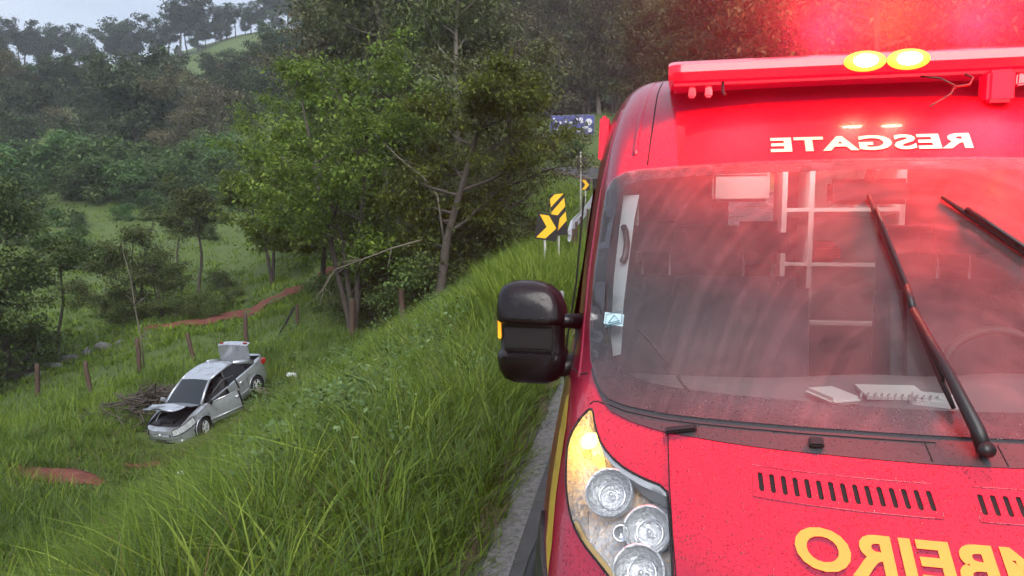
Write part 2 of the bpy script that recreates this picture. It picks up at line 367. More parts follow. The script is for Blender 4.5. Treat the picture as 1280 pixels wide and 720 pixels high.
def shell_y(x, z):
    xn = np.abs(x)/_W(z)
    return _prof(z)+_A(z)*(xn/.87)**2.6+.5*np.maximum(0, (xn-.84)/.16)**2.5
_zd = np.linspace(.2, 2.495, 3000); _sd = np.concatenate([[0], np.cumsum(np.hypot(np.diff(_zd), np.diff(_prof(_zd))))])
def z2s(z): return np.interp(z, _zd, _sd)
def s2z(s): return np.interp(s, _sd, _zd)
def shell_n(x, z):
    e = 1e-3; fx = (shell_y(x+e, z)-shell_y(x-e, z))/(2*e); fz = (shell_y(x, z+e)-shell_y(x, z-e))/(2*e)
    n = np.stack([fx, -np.ones_like(fx), fz], -1); return n/np.linalg.norm(n, axis=-1)[..., None]
def lift(XZ, off):
    XZ = np.asarray(XZ, float); x, z = XZ[:, 0], XZ[:, 1]
    return np.stack([x, shell_y(x, z), z], -1)+shell_n(x, z)*off
def resamp(poly, res, closed=True):
    P = np.array(poly, float); Q = np.stack([P[:, 0], z2s(P[:, 1])], -1); o = []; n = len(Q)
    for i in range(n if closed else n-1):
        a, b = Q[i], Q[(i+1) % n]; k = max(1, int(math.ceil(np.linalg.norm(b-a)/res)))
        for j in range(k): o.append(a+(b-a)*j/k)
    if not closed: o.append(Q[-1])
    return np.array(o)
def chaikin(P, it=2):
    P = np.array(P, float)
    for _ in range(it):
        N = np.roll(P, -1, 0); P = np.stack([P*.75+N*.25, P*.25+N*.75], 1).reshape(-1, 2)
    return P
def patch(name, outer, m, parent, off=0., holes=(), res=.025, flange=0., smooth=True):
    """panel of the van's front surface inside an outline given as (x, z)"""
    lo = resamp(outer, res); hs = [resamp(h, res) for h in holes]; pts = [lo]+hs; edges = []; n = 0
    for q in pts:
        k = len(q); edges += [(n+i, n+(i+1) % k) for i in range(k)]; n += k
    bx0, bx1 = lo.min(0), lo.max(0)
    gx, gs = np.meshgrid(np.arange(bx0[0]+res*.5, bx1[0], res), np.arange(bx0[1]+res*.5, bx1[1], res)); G = np.stack([gx.ravel(), gs.ravel()], -1)
    G = G[pinpoly(G, lo)]
    for h in hs: G = G[~pinpoly(G, h)]
    B = np.concatenate(pts)
    keep = np.ones(len(G), bool)
    for i in range(0, len(G), 2000): keep[i:i+2000] = (np.linalg.norm(G[i:i+2000, None]-B[None], axis=-1).min(1) > res*.55)
    allp = np.concatenate([B, G[keep]])
    r = delaunay_2d_cdt([Vector(q) for q in allp], edges, [], 0, 1e-6)
    V2 = np.array([(v.x, v.y) for v in r[0]]); F = np.array([f for f in r[2] if len(f) == 3]); c = V2[F].mean(1)
    ok = pinpoly(c, lo)
    for h in hs: ok &= ~pinpoly(c, h)
    F = F[ok]
    a, b, cc = V2[F[:, 0]], V2[F[:, 1]], V2[F[:, 2]]; ar = (b[:, 0]-a[:, 0])*(cc[:, 1]-a[:, 1])-(b[:, 1]-a[:, 1])*(cc[:, 0]-a[:, 0])
    F[ar < 0] = F[ar < 0][:, ::-1]
    XZ = np.stack([V2[:, 0], s2z(V2[:, 1])], -1); V = lift(XZ, off); F = [tuple(f) for f in F]
    if flange:
        V = list(map(tuple, V))
        for q in pts:
            xz = np.stack([q[:, 0], s2z(q[:, 1])], -1); T = lift(xz, off); D = lift(xz, off-flange); n0 = len(V); k = len(q)
            V += list(map(tuple, T))+list(map(tuple, D))
            F += [(n0+i, n0+k+i, n0+k+(i+1) % k, n0+(i+1) % k) for i in range(k)]
    return mesh_obj(name, V, F, m, parent, smooth)
def mirr(P): return [(-x, z) for x, z in reversed(P)]
def sym(P): return list(P)+mirr(P)          # P runs from the centre (or edge) on the left side

# ---- materials
m_red = mat('red_paint', (.25, .006, .030), .28, 0, .4, .6); add_drops(m_red, 110, .9, .003, .55, .62)
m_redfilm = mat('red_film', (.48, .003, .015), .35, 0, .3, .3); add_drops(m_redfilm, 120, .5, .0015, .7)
m_yel = mat('yellow_vinyl', (.50, .33, .045), .4, noise=(25, (.42, .28, .045), .3))
m_cream = mat('pale_vinyl', (.66, .50, .34), .45)
m_plas = mat('grey_plastic', (.035, .034, .037), .38, bump=(300, .3, .002)); add_drops(m_plas, 85, .8, .002, .6)
m_blk = mat('black_plastic', (.008, .008, .009), .4, bump=(250, .2, .001))
m_gblk = mat('gloss_black', (.004, .004, .005), .25, 0, .3, .2); add_drops(m_gblk, 90, .5, .002, 1)
m_rub = mat('black_rubber', (.012, .012, .012), .7)
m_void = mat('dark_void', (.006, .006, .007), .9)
m_chr = mat('chrome', (.86, .87, .89), .16, .75)
m_chr2 = mat('brushed_chrome', (.80, .81, .83), .32, .55, bump=(70, .5, .006))
m_refl = mat('reflector_silver', (.90, .92, .95), .12, .45, bump=(75, 1.0, .014))
m_refl2 = mat('housing_silver', (.74, .76, .80), .16, .25, bump=(55, 1.0, .020))
m_white = mat('white_panel', (.80, .80, .78), .45)
m_seat = mat('seat_fabric', (.045, .045, .052), .9, bump=(200, .4, .003))
m_trim = mat('pale_trim', (.42, .42, .43), .6)
m_dash = mat('dash_grey', (.10, .10, .108), .7, bump=(260, .3, .002))
m_paper = mat('paper', (.42, .42, .41), .8)
m_amb = mat('amber_plastic', (.85, .35, .02), .25, emis=(1, .36, .02), es=.35)
m_redlens = mat('red_lens', (.55, .004, .02), .12, 0, .5, .5, emis=(1, .006, .04), es=.16)
m_skin = None
def glass_mat(name, tint=(.86, .90, .90), film=0., streak=False, drops=False):
    m = bpy.data.materials.new(name); m.use_nodes = True; t = m.node_tree; t.nodes.clear(); out = t.nodes.new('ShaderNodeOutputMaterial')
    tr = t.nodes.new('ShaderNodeBsdfTransparent'); tr.inputs[0].default_value = (*tint, 1); gl = t.nodes.new('ShaderNodeBsdfGlossy'); gl.inputs['Roughness'].default_value = .04
    fr = t.nodes.new('ShaderNodeFresnel'); fr.inputs[0].default_value = 1.45; mx = t.nodes.new('ShaderNodeMixShader')
    t.links.new(fr.outputs[0], mx.inputs[0]); t.links.new(tr.outputs[0], mx.inputs[1]); t.links.new(gl.outputs[0], mx.inputs[2]); last = mx
    tcn = t.nodes.new('ShaderNodeTexCoord')
    if film:
        df = t.nodes.new('ShaderNodeBsdfDiffuse'); df.inputs[0].default_value = (.62, .6, .62, 1); m2 = t.nodes.new('ShaderNodeMixShader')  # grey diffuse layer added so the glass shows a reddish veil
        # wiper arcs: rings about the wiper pivots, broken up by noise
        mp2 = t.nodes.new('ShaderNodeMapping'); mp2.inputs['Location'].default_value = (-.095, 0, -1.31); mp2.inputs['Scale'].default_value = (1, .7, .7)
        ln = t.nodes.new('ShaderNodeVectorMath'); ln.operation = 'LENGTH'; n1 = t.nodes.new('ShaderNodeTexNoise'); n1.noise_dimensions = '1D'; n1.inputs['Scale'].default_value = 42; n1.inputs['Detail'].default_value = 6
        n2 = t.nodes.new('ShaderNodeTexNoise'); n2.inputs['Scale'].default_value = 5; n2.inputs['Detail'].default_value = 6; n2.inputs['Roughness'].default_value = .7
        r1 = t.nodes.new('ShaderNodeMapRange'); r1.inputs['From Min'].default_value = .45; r1.inputs['From Max'].default_value = .75; r1.inputs['To Min'].default_value = .85; r1.inputs['To Max'].default_value = 1.15
        r2 = t.nodes.new('ShaderNodeMapRange'); r2.inputs['From Min'].default_value = .3; r2.inputs['From Max'].default_value = .75; r2.inputs['To Min'].default_value = film*.55; r2.inputs['To Max'].default_value = film*1.5
        mu = t.nodes.new('ShaderNodeMath'); mu.operation = 'MULTIPLY'
        t.links.new(tcn.outputs['Object'], mp2.inputs[0]); t.links.new(mp2.outputs[0], ln.inputs[0]); t.links.new(ln.outputs['Value'], n1.inputs['W']); t.links.new(n1.outputs[0], r1.inputs['Value'])
        t.links.new(tcn.outputs['Object'], n2.inputs['Vector']); t.links.new(n2.outputs[0], r2.inputs['Value']); t.links.new(r1.outputs[0], mu.inputs[0]); t.links.new(r2.outputs[0], mu.inputs[1])
        t.links.new(mu.outputs[0], m2.inputs[0]); t.links.new(last.outputs[0], m2.inputs[1]); t.links.new(df.outputs[0], m2.inputs[2]); last = m2
    if drops:
        v = t.nodes.new('ShaderNodeTexVoronoi'); v.inputs['Scale'].default_value = 105; sp = t.nodes.new('ShaderNodeSeparateColor'); g1 = t.nodes.new('ShaderNodeMath'); g1.operation = 'GREATER_THAN'; g1.inputs[1].default_value = .55
        mr = t.nodes.new('ShaderNodeMapRange'); mr.inputs['From Min'].default_value = .34; mr.inputs['From Max'].default_value = .1
        mm = t.nodes.new('ShaderNodeMath'); mm.operation = 'MULTIPLY'; bp = t.nodes.new('ShaderNodeBump'); bp.inputs['Strength'].default_value = .8; bp.inputs['Distance'].default_value = .003
        t.links.new(tcn.outputs['Object'], v.inputs['Vector']); t.links.new(v.outputs['Color'], sp.inputs[0]); t.links.new(sp.outputs[0], g1.inputs[0]); t.links.new(v.outputs['Distance'], mr.inputs['Value'])
        t.links.new(mr.outputs[0], mm.inputs[0]); t.links.new(g1.outputs[0], mm.inputs[1]); t.links.new(mm.outputs[0], bp.inputs['Height']); t.links.new(bp.outputs[0], gl.inputs['Normal'])
        gl2 = t.nodes.new('ShaderNodeBsdfGlass'); gl2.inputs['Roughness'].default_value = .02; gl2.inputs['IOR'].default_value = 1.33; t.links.new(bp.outputs[0], gl2.inputs['Normal'])
    t.links.new(last.outputs[0], out.inputs[0]); return m
m_ws = glass_mat('wet_windshield', film=.058, drops=True)
m_lens = glass_mat('headlight_lens', (.95, .96, .97), drops=True)
m_glass = glass_mat('side_glass', (.35, .38, .38))
m_frit = mat('dark_glass_border', (.030, .026, .032), .25, 0, .5, .5); add_drops(m_frit, 90, .9, .003, .5, .5)

van = empty('ambulance'); tag(van, 'red rescue ambulance van with flashing roof light bar parked on the wet road', 'ambulance')
# ---- outlines, left half from the centre line outwards, (x, z)
WS_TOP = [(0,2.061),(-.313,2.059),(-.619,2.05),(-.762,2.042),(-.815,2.034),(-.858,2.009),(-.884,1.965)]
WS_SIDE = [(-.893,1.855),(-.904,1.667),(-.903,1.506),(-.888,1.422),(-.863,1.381),(-.838,1.354)]
WS_BOT = [(-.81,1.342),(-.76,1.338),(-.646,1.340),(-.5,1.347),(-.388,1.351),(-.21,1.354),(0,1.354)]
WS = WS_TOP+WS_SIDE+WS_BOT; WSO = WS+[(-x, z) for x, z in WS[::-1][1:-1]]
IN = [(0,2.025),(-.316,2.022),(-.618,2.013),(-.76,2.002),(-.805,1.985),(-.832,1.95),(-.847,1.85),(-.857,1.704),(-.855,1.55),(-.845,1.49),(-.825,1.445),(-.787,1.420),(-.74,1.405),(-.682,1.398),(-.51,1.40),(-.301,1.403),(0,1.400)]
INO = IN+[(-x, z) for x, z in IN[::-1][1:-1]]
COWL = [(0,1.3105),(-.06,1.311),(-.247,1.3125),(-.413,1.311),(-.554,1.310),(-.633,1.308),(-.684,1.309),(-.742,1.312),(-.80,1.320),(-.829,1.334),(-.867,1.371),(-.884,1.400)]
SEAM = [(-.633,1.3075),(-.627,1.222),(-.617,1.15),(-.607,1.09),(-.598,1.02),(-.59,.955)]
HL = [(-.871,1.315),(-.857,1.315),(-.841,1.284),(-.814,1.255),(-.765,1.234),(-.708,1.224),(-.631,1.219),(-.624,1.187),(-.616,1.131),(-.611,1.09),(-.612,1.03),(-.645,.995),(-.70,1.015),(-.754,1.045),(-.794,1.063),(-.839,1.08),(-.873,1.102),(-.893,1.123),(-.911,1.15),(-.925,1.186),(-.932,1.222),(-.916,1.263),(-.889,1.30)]
HL = [tuple(q) for q in chaikin(HL, 1)]; HLR = mirr(HL)
def inset(P, d):
    P = np.array(P, float); S = np.stack([P[:, 0], z2s(P[:, 1])], -1); T = np.roll(S, -1, 0)-np.roll(S, 1, 0); T /= np.linalg.norm(T, axis=1)[:, None]
    N = np.stack([-T[:, 1], T[:, 0]], -1); c = S.mean(0)
    ar = .5*np.sum(S[:, 0]*np.roll(S[:, 1], -1)-np.roll(S[:, 0], -1)*S[:, 1]); S2 = S+N*d*(1 if ar > 0 else -1)
    return [(a, float(s2z(b))) for a, b in S2]
zs_side = np.concatenate([np.linspace(.60, 2.30, 60), np.linspace(2.31, 2.49, 16)])
left = [(-float(_W(z))*.999, float(z)) for z in zs_side]
body_out = left[::-1]+[(-x, z) for x, z in left]
# front body skin with openings for windscreen and headlights
body = patch('body', body_out, m_red, van, 0, [inset(WSO, .006), HL, HLR], .026, .03)
# side walls and roof swept back from the skin's edge
def side_rows(sg):
    V = []; ys = [0, .02, .06, .15, .35, .8, 1.6, 2.6, 3.6]; n = len(ys); zz = np.concatenate([[.34], zs_side]); F = []
    for z in zz:
        x0 = float(_W(z))*.999; y0 = float(shell_y(x0, z))
        if z < .6: y0 = float(shell_y(x0, .6))
        for k, dy in enumerate(ys):
            y = y0+dy if k < 5 else max(y0+dy, 0)
            y = y0+(5.6-y0)*(dy/3.6) if k >= 5 else y
            bulge = .028*(1-math.exp(-dy*9))*(1-float(_ss(1.3, 1.65, z)))
            V.append((sg*(x0+bulge), y, z))
    for i in range(len(zz)-1):
        for k in range(n-1):
            f = (i*n+k, (i+1)*n+k, (i+1)*n+k+1, i*n+k+1); F.append(f if sg < 0 else f[::-1])
    return V, F, n, len(zz)
for sg in (-1, 1):
    V, F, n, nz_ = side_rows(sg); zz = [v[2] for v in V[::n]]
    def cut(f):     # openings: cab door glass
        c = np.mean([V[i] for i in f], 0); return (1.62 < c[1] < 2.25 and 1.45 < c[2] < 2.0)
    mesh_obj('side_panel', V, F, m_red, van)
    q = MB(); X = lambda z: sg*(float(_W(z))*.999+.0015+.028*(1-float(_ss(1.3, 1.65, z))))
    q.add([(X(z), y, z) for y, z in ((1.75, 1.42), (2.35, 1.42), (2.35, 1.7), (2.35, 1.98), (2.0, 1.98), (1.85, 1.7))], [(0, 1, 2, 5), (5, 2, 3, 4)]); q.build('door_window', m_gblk, van)
    for y0 in (1.62, 2.42): MB().tube([(sg*(float(_W(z))*.999+.0275*(1-float(_ss(1.3, 1.65, z)))), y0+(.12 if y0 < 2 else 0)*max(0, (z-1.3)), z) for z in np.linspace(.5, 1.95, 14)], .004, 5).build('door_seam', m_void, van)
    MB().tube([(sg*1.032, 2.20, 1.25), (sg*1.05, 2.24, 1.25), (sg*1.05, 2.34, 1.25), (sg*1.032, 2.38, 1.25)], .012, 6).build('door_handle', m_blk, van, True)
    # the yellow reflective stripe along the flank
    V2 = []; F2 = []
    for i, y in enumerate(np.linspace(1.5, 5.5, 20)):
        for z in (.98, 1.12): V2.append((sg*1.0335+sg*.006*(z < 1.2), y, z))
    for i in range(19): F2.append((2*i, 2*i+1, 2*i+3, 2*i+2))
    mesh_obj('yellow_stripe', V2, F2, m_yel, van)
    for yc in (.98, 4.55):
        wz = empty('wheel', (sg*.86, yc, .345), parent=van)
        MB().lathe([(.20, -.10), (.33, -.11), (.345, -.07), (.345, .07), (.33, .11), (.20, .10)], (0, 0, 0), (1, 0, 0), 32).build('tyre', m_rub, wz, True)
        MB().lathe([(.0, .06*sg), (.06, .07*sg), (.10, .05*sg), (.19, .085*sg), (.205, .09*sg), (.205, -.09*sg)], (0, 0, 0), (1, 0, 0), 28).build('rim', m_chr2, wz, True)
        a = [(sg*1.03, yc+.45*math.cos(th), .36+.45*math.sin(th)) for th in np.linspace(0, math.pi, 20)]
        MB().tube(a, .035, 8).build('wheel_arch', m_blk, van, True)
# roof
xs = np.linspace(-.82, .82, 30); V = []; F = []
for j, y in enumerate([0, .3, .8, 1.6, 2.4, 3.1]):
    for x in xs:
        y0 = float(shell_y(x*.998, 2.4899)); V.append((x, y0+(5.6-y0)*y/3.1, 2.49+.05*(1-(x/.82)**2)*min(1, y*2)))
for j in range(5):
    for i in range(29): F.append((j*30+i, j*30+i+1, (j+1)*30+i+1, (j+1)*30+i))
mesh_obj('roof', V, F, m_red, van)
q = MB(); q.box((-.60, 5.58, 1.35), (.78, .04, 1.9)); q.box((.60, 5.58, 1.35), (.78, .04, 1.9)); q.box((0, 5.58, 1.0), (.42, .04, 1.2)); q.box((0, 5.58, 2.36), (1.6, .04, .2)); q.build('rear_wall', m_red, van)
MB().box((0, 3.0, .38), (1.95, 5.0, .06)).build('floor_pan', m_blk, van)
# ridge and seam on the raised roof cap, as in a moulded shell
def ridge(name, P, r, m, off=.001, n=6):
    q = MB(); S = resamp(P, .03, False); XZ = np.stack([S[:, 0], s2z(S[:, 1])], -1); q.tube([tuple(a) for a in lift(XZ, off)], r, n); return q.build(name, m, van, True)
for sg in (-1, 1):
    ridge('roof_seam', [(sg*.735, 2.06), (sg*.725, 2.2), (sg*.715, 2.36), (sg*.70, 2.43)], .0035, m_void, -.0015)
    ridge('roof_rib', [(sg*.785, 2.10), (sg*.775, 2.25), (sg*.755, 2.36), (sg*.735, 2.44)], .012, m_red, -.007)
    ridge('pillar_rib', [(sg*.93, 1.36), (sg*.938, 1.5), (sg*.935, 1.7), (sg*.918, 1.95), (sg*.895, 2.1), (sg*.86, 2.3)], .010, m_red, -.005)
    ridge('fender_seam', [(sg*.895, 1.385), (sg*.92, 1.372), (sg*.955, 1.36), (sg*.99, 1.352)], .0028, m_void, -.001)
    ridge('fender_seam', [(sg*.872, 1.322), (sg*.86, 1.33), (sg*.845, 1.333), (sg*.825, 1.331)], .0026, m_void, -.001)
    # yellow stripe wrapping the front wing beside the headlight
    P = [(-.945, 1.25), (-.960, 1.30), (-.975, 1.28), (-.978, 1.2), (-.968, 1.10), (-.95, 1.02), (-.925, .985), (-.925, 1.04), (-.938, 1.12)]
    patch('wing_stripe', P if sg < 0 else mirr(P), m_yel, van, .002, (), .02)
    P = [(-.99, 1.02), (-.94, .99), (-.90, .965), (-.80, .955), (-.66, .945), (-.60, .93), (-.60, .63), (-.99, .63)]
    patch('bumper_corner', P if sg < 0 else mirr(P), m_plas, van, .012, (), .03, .02)
# lower front: bumper and grille
lb = [(-float(_W(z))*.99, float(z)) for z in np.linspace(.26, .64, 8)]
patch('front_bumper', lb[::-1]+[(-x, z) for x, z in lb], m_plas, van, .02, (), .05, .04)
gr = patch('grille', [(-.55, .70), (-.57, .92), (0, .935), (.57, .92), (.55, .70)], m_void, van, .006, (), .04)
q = MB()
for z in np.linspace(.72, .90, 6):
    q.tube([tuple(a) for a in lift([(x, z) for x in np.linspace(-.54, .54, 16)], .012)], .008, 6)
q.build('grille_bar', m_gblk, gr, True)
# hood with pierced air vents
hood_out = [(x, z-.0025) for x, z in COWL[:6]]+[(x+.002, z) for x, z in SEAM[1:]]+[(-.45, .945), (-.2, .94), (0, .938)]
hood_out = hood_out+[(-x, z) for x, z in hood_out[::-1][1:-1]]
slots = []
for sg in (-1, 1):
    for i in range(15):
        x = .052+.0257*i
        P0, P1 = np.array([x-.001, z2s(1.2425)]), np.array([x+.0005, z2s(1.271)]); d = P1-P0; L = np.linalg.norm(d); d = d/L; nn = np.array([-d[1], d[0]]); rr_ = .0056; loop = []
        for a in np.linspace(-math.pi/2, math.pi/2, 6): loop.append(P1-d*rr_+d*math.cos(a)*rr_+nn*math.sin(a)*rr_)
        for a in np.linspace(math.pi/2, 1.5*math.pi, 6): loop.append(P0+d*rr_+d*math.cos(a)*rr_+nn*math.sin(a)*rr_)
        slots.append([(sg*b[0], float(s2z(b[1]))) for b in loop])
hood = patch('hood', hood_out, m_red, van, .004, slots, .024, .03)
patch('vent_tray', [(-.44, 1.236), (-.44, 1.279), (.44, 1.279), (.44, 1.236)], m_void, hood, -.028, (), .05)
for sg in (-1, 1):      # the pressed frame round each vent field
    q = [(sg*a, z) for a, z in ((.036, 1.233), (.036, 1.281), (.428, 1.281), (.430, 1.233), (.036, 1.233))]
    ridge('vent_frame', q, .0018, m_red, .0035).parent = hood
patch('hood_shadow_gap', [(x*1.006, z+.0) for x, z in hood_out], m_void, van, .0012, (), .06)
# cowl
cw = COWL+[(-.872, 1.405), (-.855, 1.378), (-.832, 1.353)]+WS_BOT; cwo = cw+[(-x, z) for x, z in cw[::-1][1:-1]]
cowl = patch('cowl', cwo, m_plas, van, .002, (), .025, .02)
ridge('cowl_joint', [(x, z-.010) for x, z in WS_BOT], .002, m_void, .002).parent = cowl
for x in (-.02, .14):
    ridge('cowl_joint', [(x, 1.314), (x-.004, 1.345)], .0018, m_void, .002).parent = cowl
def on(x, z, off=0.): return Vector(lift([(x, z)], off)[0])
def frame(x, z):
    n = Vector(shell_n(np.array([x]), np.array([z]))[0]); r = Vector((1, 0, 0)); u = n.cross(r).normalized()
    if u.z < 0: u = -u
    r = u.cross(n).normalized()
    return Matrix((r, u, n)).transposed()
for x in (-.273, .273): MB().box(on(x, 1.327, .008), (.035, .03, .016), frame(x, 1.327)).build('washer_nozzle', m_blk, cowl, bevel=.004)
for x in (-.60, .60): MB().box(on(x, 1.3165, .007), (.085, .022, .014), frame(x, 1.3165)).build('cowl_clip', m_blk, cowl, bevel=.004)
# windscreen
ws = patch('windshield', WSO, m_ws, van, .006, (), .05)
patch('windshield_border', WSO, m_frit, ws, .002, [INO], .03)
patch('inspection_sticker', [(-.848, 1.563), (-.782, 1.563), (-.784, 1.528), (-.85, 1.528)], mat('sticker_blue', (.45, .62, .66), .5), ws, .0075, (), .02)
q = MB(); fr0 = frame(-.815, 1.545)
def stk(pts): 
    return [on(-.815, 1.5455, .009)+fr0@Vector((a, b, 0)) for a, b in pts]
q.tube(stk([(-.022, -.010), (0, .014), (.022, -.010), (-.022, -.010)]), .0016, 5); q.tube(stk([(-.024, -.017), (.024, -.017)]), .0022, 5)
q.tube(stk([(-.031, -.023), (.031, -.023), (.031, .023), (-.031, .023), (-.031, -.023)]), .0012, 4); q.build('sticker_mark', mat('sticker_ink', (.10, .22, .27), .6), ws)
# red film panel above the glass, lettering
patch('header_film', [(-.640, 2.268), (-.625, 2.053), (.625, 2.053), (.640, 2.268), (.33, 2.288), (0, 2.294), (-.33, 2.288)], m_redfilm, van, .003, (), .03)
def lettering(name, s, x0, x1, z0, z1, m, off, bold=.0):
    cu = bpy.data.curves.new(name, 'FONT'); cu.body = s; cu.size = 1; cu.offset = bold; cu.space_character = 1.06; cu.resolution_u = 4
    to = bpy.data.objects.new(name, cu); COL.objects.link(to); dg = bpy.context.evaluated_depsgraph_get(); me = bpy.data.meshes.new_from_object(to.evaluated_get(dg)); bpy.data.objects.remove(to)
    bm = bmesh.new(); bm.from_mesh(me); bmesh.ops.triangulate(bm, faces=bm.faces)
    for _ in range(3):
        es = [e for e in bm.edges if e.calc_length() > .12]
        if es: bmesh.ops.subdivide_edges(bm, edges=es, cuts=1); bmesh.ops.triangulate(bm, faces=bm.faces)
    V = np.array([v.co[:] for v in bm.verts]); F = [[v.index for v in f.verts] for f in bm.faces]; bm.free(); bpy.data.meshes.remove(me)
    a, b = V.min(0), V.max(0); u = (V[:, 0]-a[0])/(b[0]-a[0]); v = (V[:, 1]-a[1])/(b[1]-a[1])
    X = x1+(x0-x1)*u                       # reads right way round in a driver's mirror
    S = z2s(z0)+(z2s(z1)-z2s(z0))*v; P = lift(np.stack([X, s2z(S)], -1), off)
    return mesh_obj(name, P, F, m, van, False)
lettering('lettering', 'RESGATE', -.312, .318, 2.090, 2.143, m_cream, .0055, .035)
t = lettering('lettering', 'BOMBEIRO', -.352, .352, 1.143, 1.2015, m_yel, .0065, .035); t.parent = van
# ---- headlights
m_ambb = mat('amber_bulb', (1, .7, .2), .3, emis=(1, .48, .04), es=7); m_ambb.cycles.emission_sampling = 'NONE'
def headlight(sg):
    P = HL if sg < 0 else HLR; e = empty('headlight', (0, 0, 0), parent=van)
    def mx(x): return -x*sg if False else (x if sg < 0 else -x)
    patch('housing', inset(P, .002), m_refl2, e, -.085, (), .03)
    # side walls of the well
    S = resamp(inset(P, .004), .02); XZ = np.stack([S[:, 0], s2z(S[:, 1])], -1); T = lift(XZ, -.001); D = lift(XZ, -.087); k = len(S)
    mesh_obj('well', list(T)+list(D), [(i, (i+1) % k, k+(i+1) % k, k+i) for i in range(k)], m_refl2, e)
    # pale rim along the inner upper edge
    rim = [(-.862, 1.309), (-.852, 1.309), (-.838, 1.282), (-.811, 1.253), (-.763, 1.2325), (-.707, 1.2225), (-.633, 1.2175), (-.634, 1.204), (-.70, 1.209), (-.760, 1.220), (-.805, 1.236), (-.832, 1.262), (-.851, 1.288)]
    patch('bezel', rim if sg < 0 else mirr(rim), mat('bezel_grey', (.55, .57, .60), .3), e, -.004, (), .02, .06)
    low = [(-.640, 1.0), (-.70, 1.019), (-.754, 1.049), (-.794, 1.067), (-.839, 1.084), (-.872, 1.106), (-.866, 1.114), (-.835, 1.094), (-.79, 1.077), (-.75, 1.059), (-.695, 1.03), (-.64, 1.012)]
    patch('amber_strip', low if sg < 0 else mirr(low), mat('pale_amber', (.62, .42, .16), .3), e, -.006, (), .012, .02)
    for (x, z, r, sx) in ((-.792, 1.183, .060, 1), (-.684, 1.148, .055, 1), (-.700, 1.082, .058, 1)):
        c = on(mx(x), z, -.018); n = Vector(shell_n(np.array([mx(x)]), np.array([z]))[0]); ax = (n*.75+Vector((0, -.62, .18))).normalized()
        MB().lathe([(r*1.09, -.018), (r*1.09, .003), (r*1.05, .007), (r*1.0, .004), (r*.98, -.004)], c, ax, 36).build('ring', m_refl2, e, True)
        MB().lathe([(r*1.0, .0), (r*.93, -.014), (r*.78, -.03), (r*.55, -.043), (r*.3, -.05), (.001, -.052)], c, ax, 36).build('reflector', m_refl, e, True)
        MB().lathe([(.001, -.018), (.006, -.019), (.008, -.024), (.008, -.05)], c, ax, 14).build('bulb', m_chr, e, True); MB().lathe([(r*.62, -.036), (r*.60, -.028), (r*.56, -.040)], c, ax, 30).build('ring', m_chr, e, True)
    c = on(mx(-.750), 1.128, -.02); MB().lathe([(.022, -.01), (.022, .006), (.016, .004), (.006, -.012), (.001, -.013)], c, (0, -.9, .4), 20).build('ring', m_chr, e, True)
    # turn signal: lit amber bulb in a fluted cup
    c = on(mx(-.872), 1.262, -.030); n = Vector(shell_n(np.array([mx(-.872)]), np.array([1.262]))[0])
    mt = mat('amber_glow', (1, .5, .05), .3, emis=(1, .42, .02), es=4); mt.cycles.emission_sampling = 'NONE'
    MB().lathe([(.001, .020), (.020, .015), (.030, 0), (.020, -.012), (.001, -.016)], c, n, 16).build('turn_bulb', m_ambb, e, True)
    cup = [(-.880, 1.286), (-.866, 1.290), (-.850, 1.272), (-.832, 1.246), (-.822, 1.226), (-.842, 1.222), (-.860, 1.230), (-.880, 1.252)]
    patch('turn_reflector', cup if sg < 0 else mirr(cup), m_refl2, e, -.052, (), .012)
    MB().lathe([(.001, .02), (.012, .016), (.016, 0), (.001, -.01)], on(mx(-.838), 1.234, -.034), n, 12).build('turn_lens', mt, e, True)
    patch('lens', P, m_lens, e, .001, (), .03)
    S = np.stack([S[:, 0], s2z(S[:, 1])], -1); MB().tube([tuple(a) for a in lift(np.concatenate([S, S[:1]]), -.001)], .0028, 5).build('gasket', m_void, e, True)
    return e
headlight(-1); headlight(1)
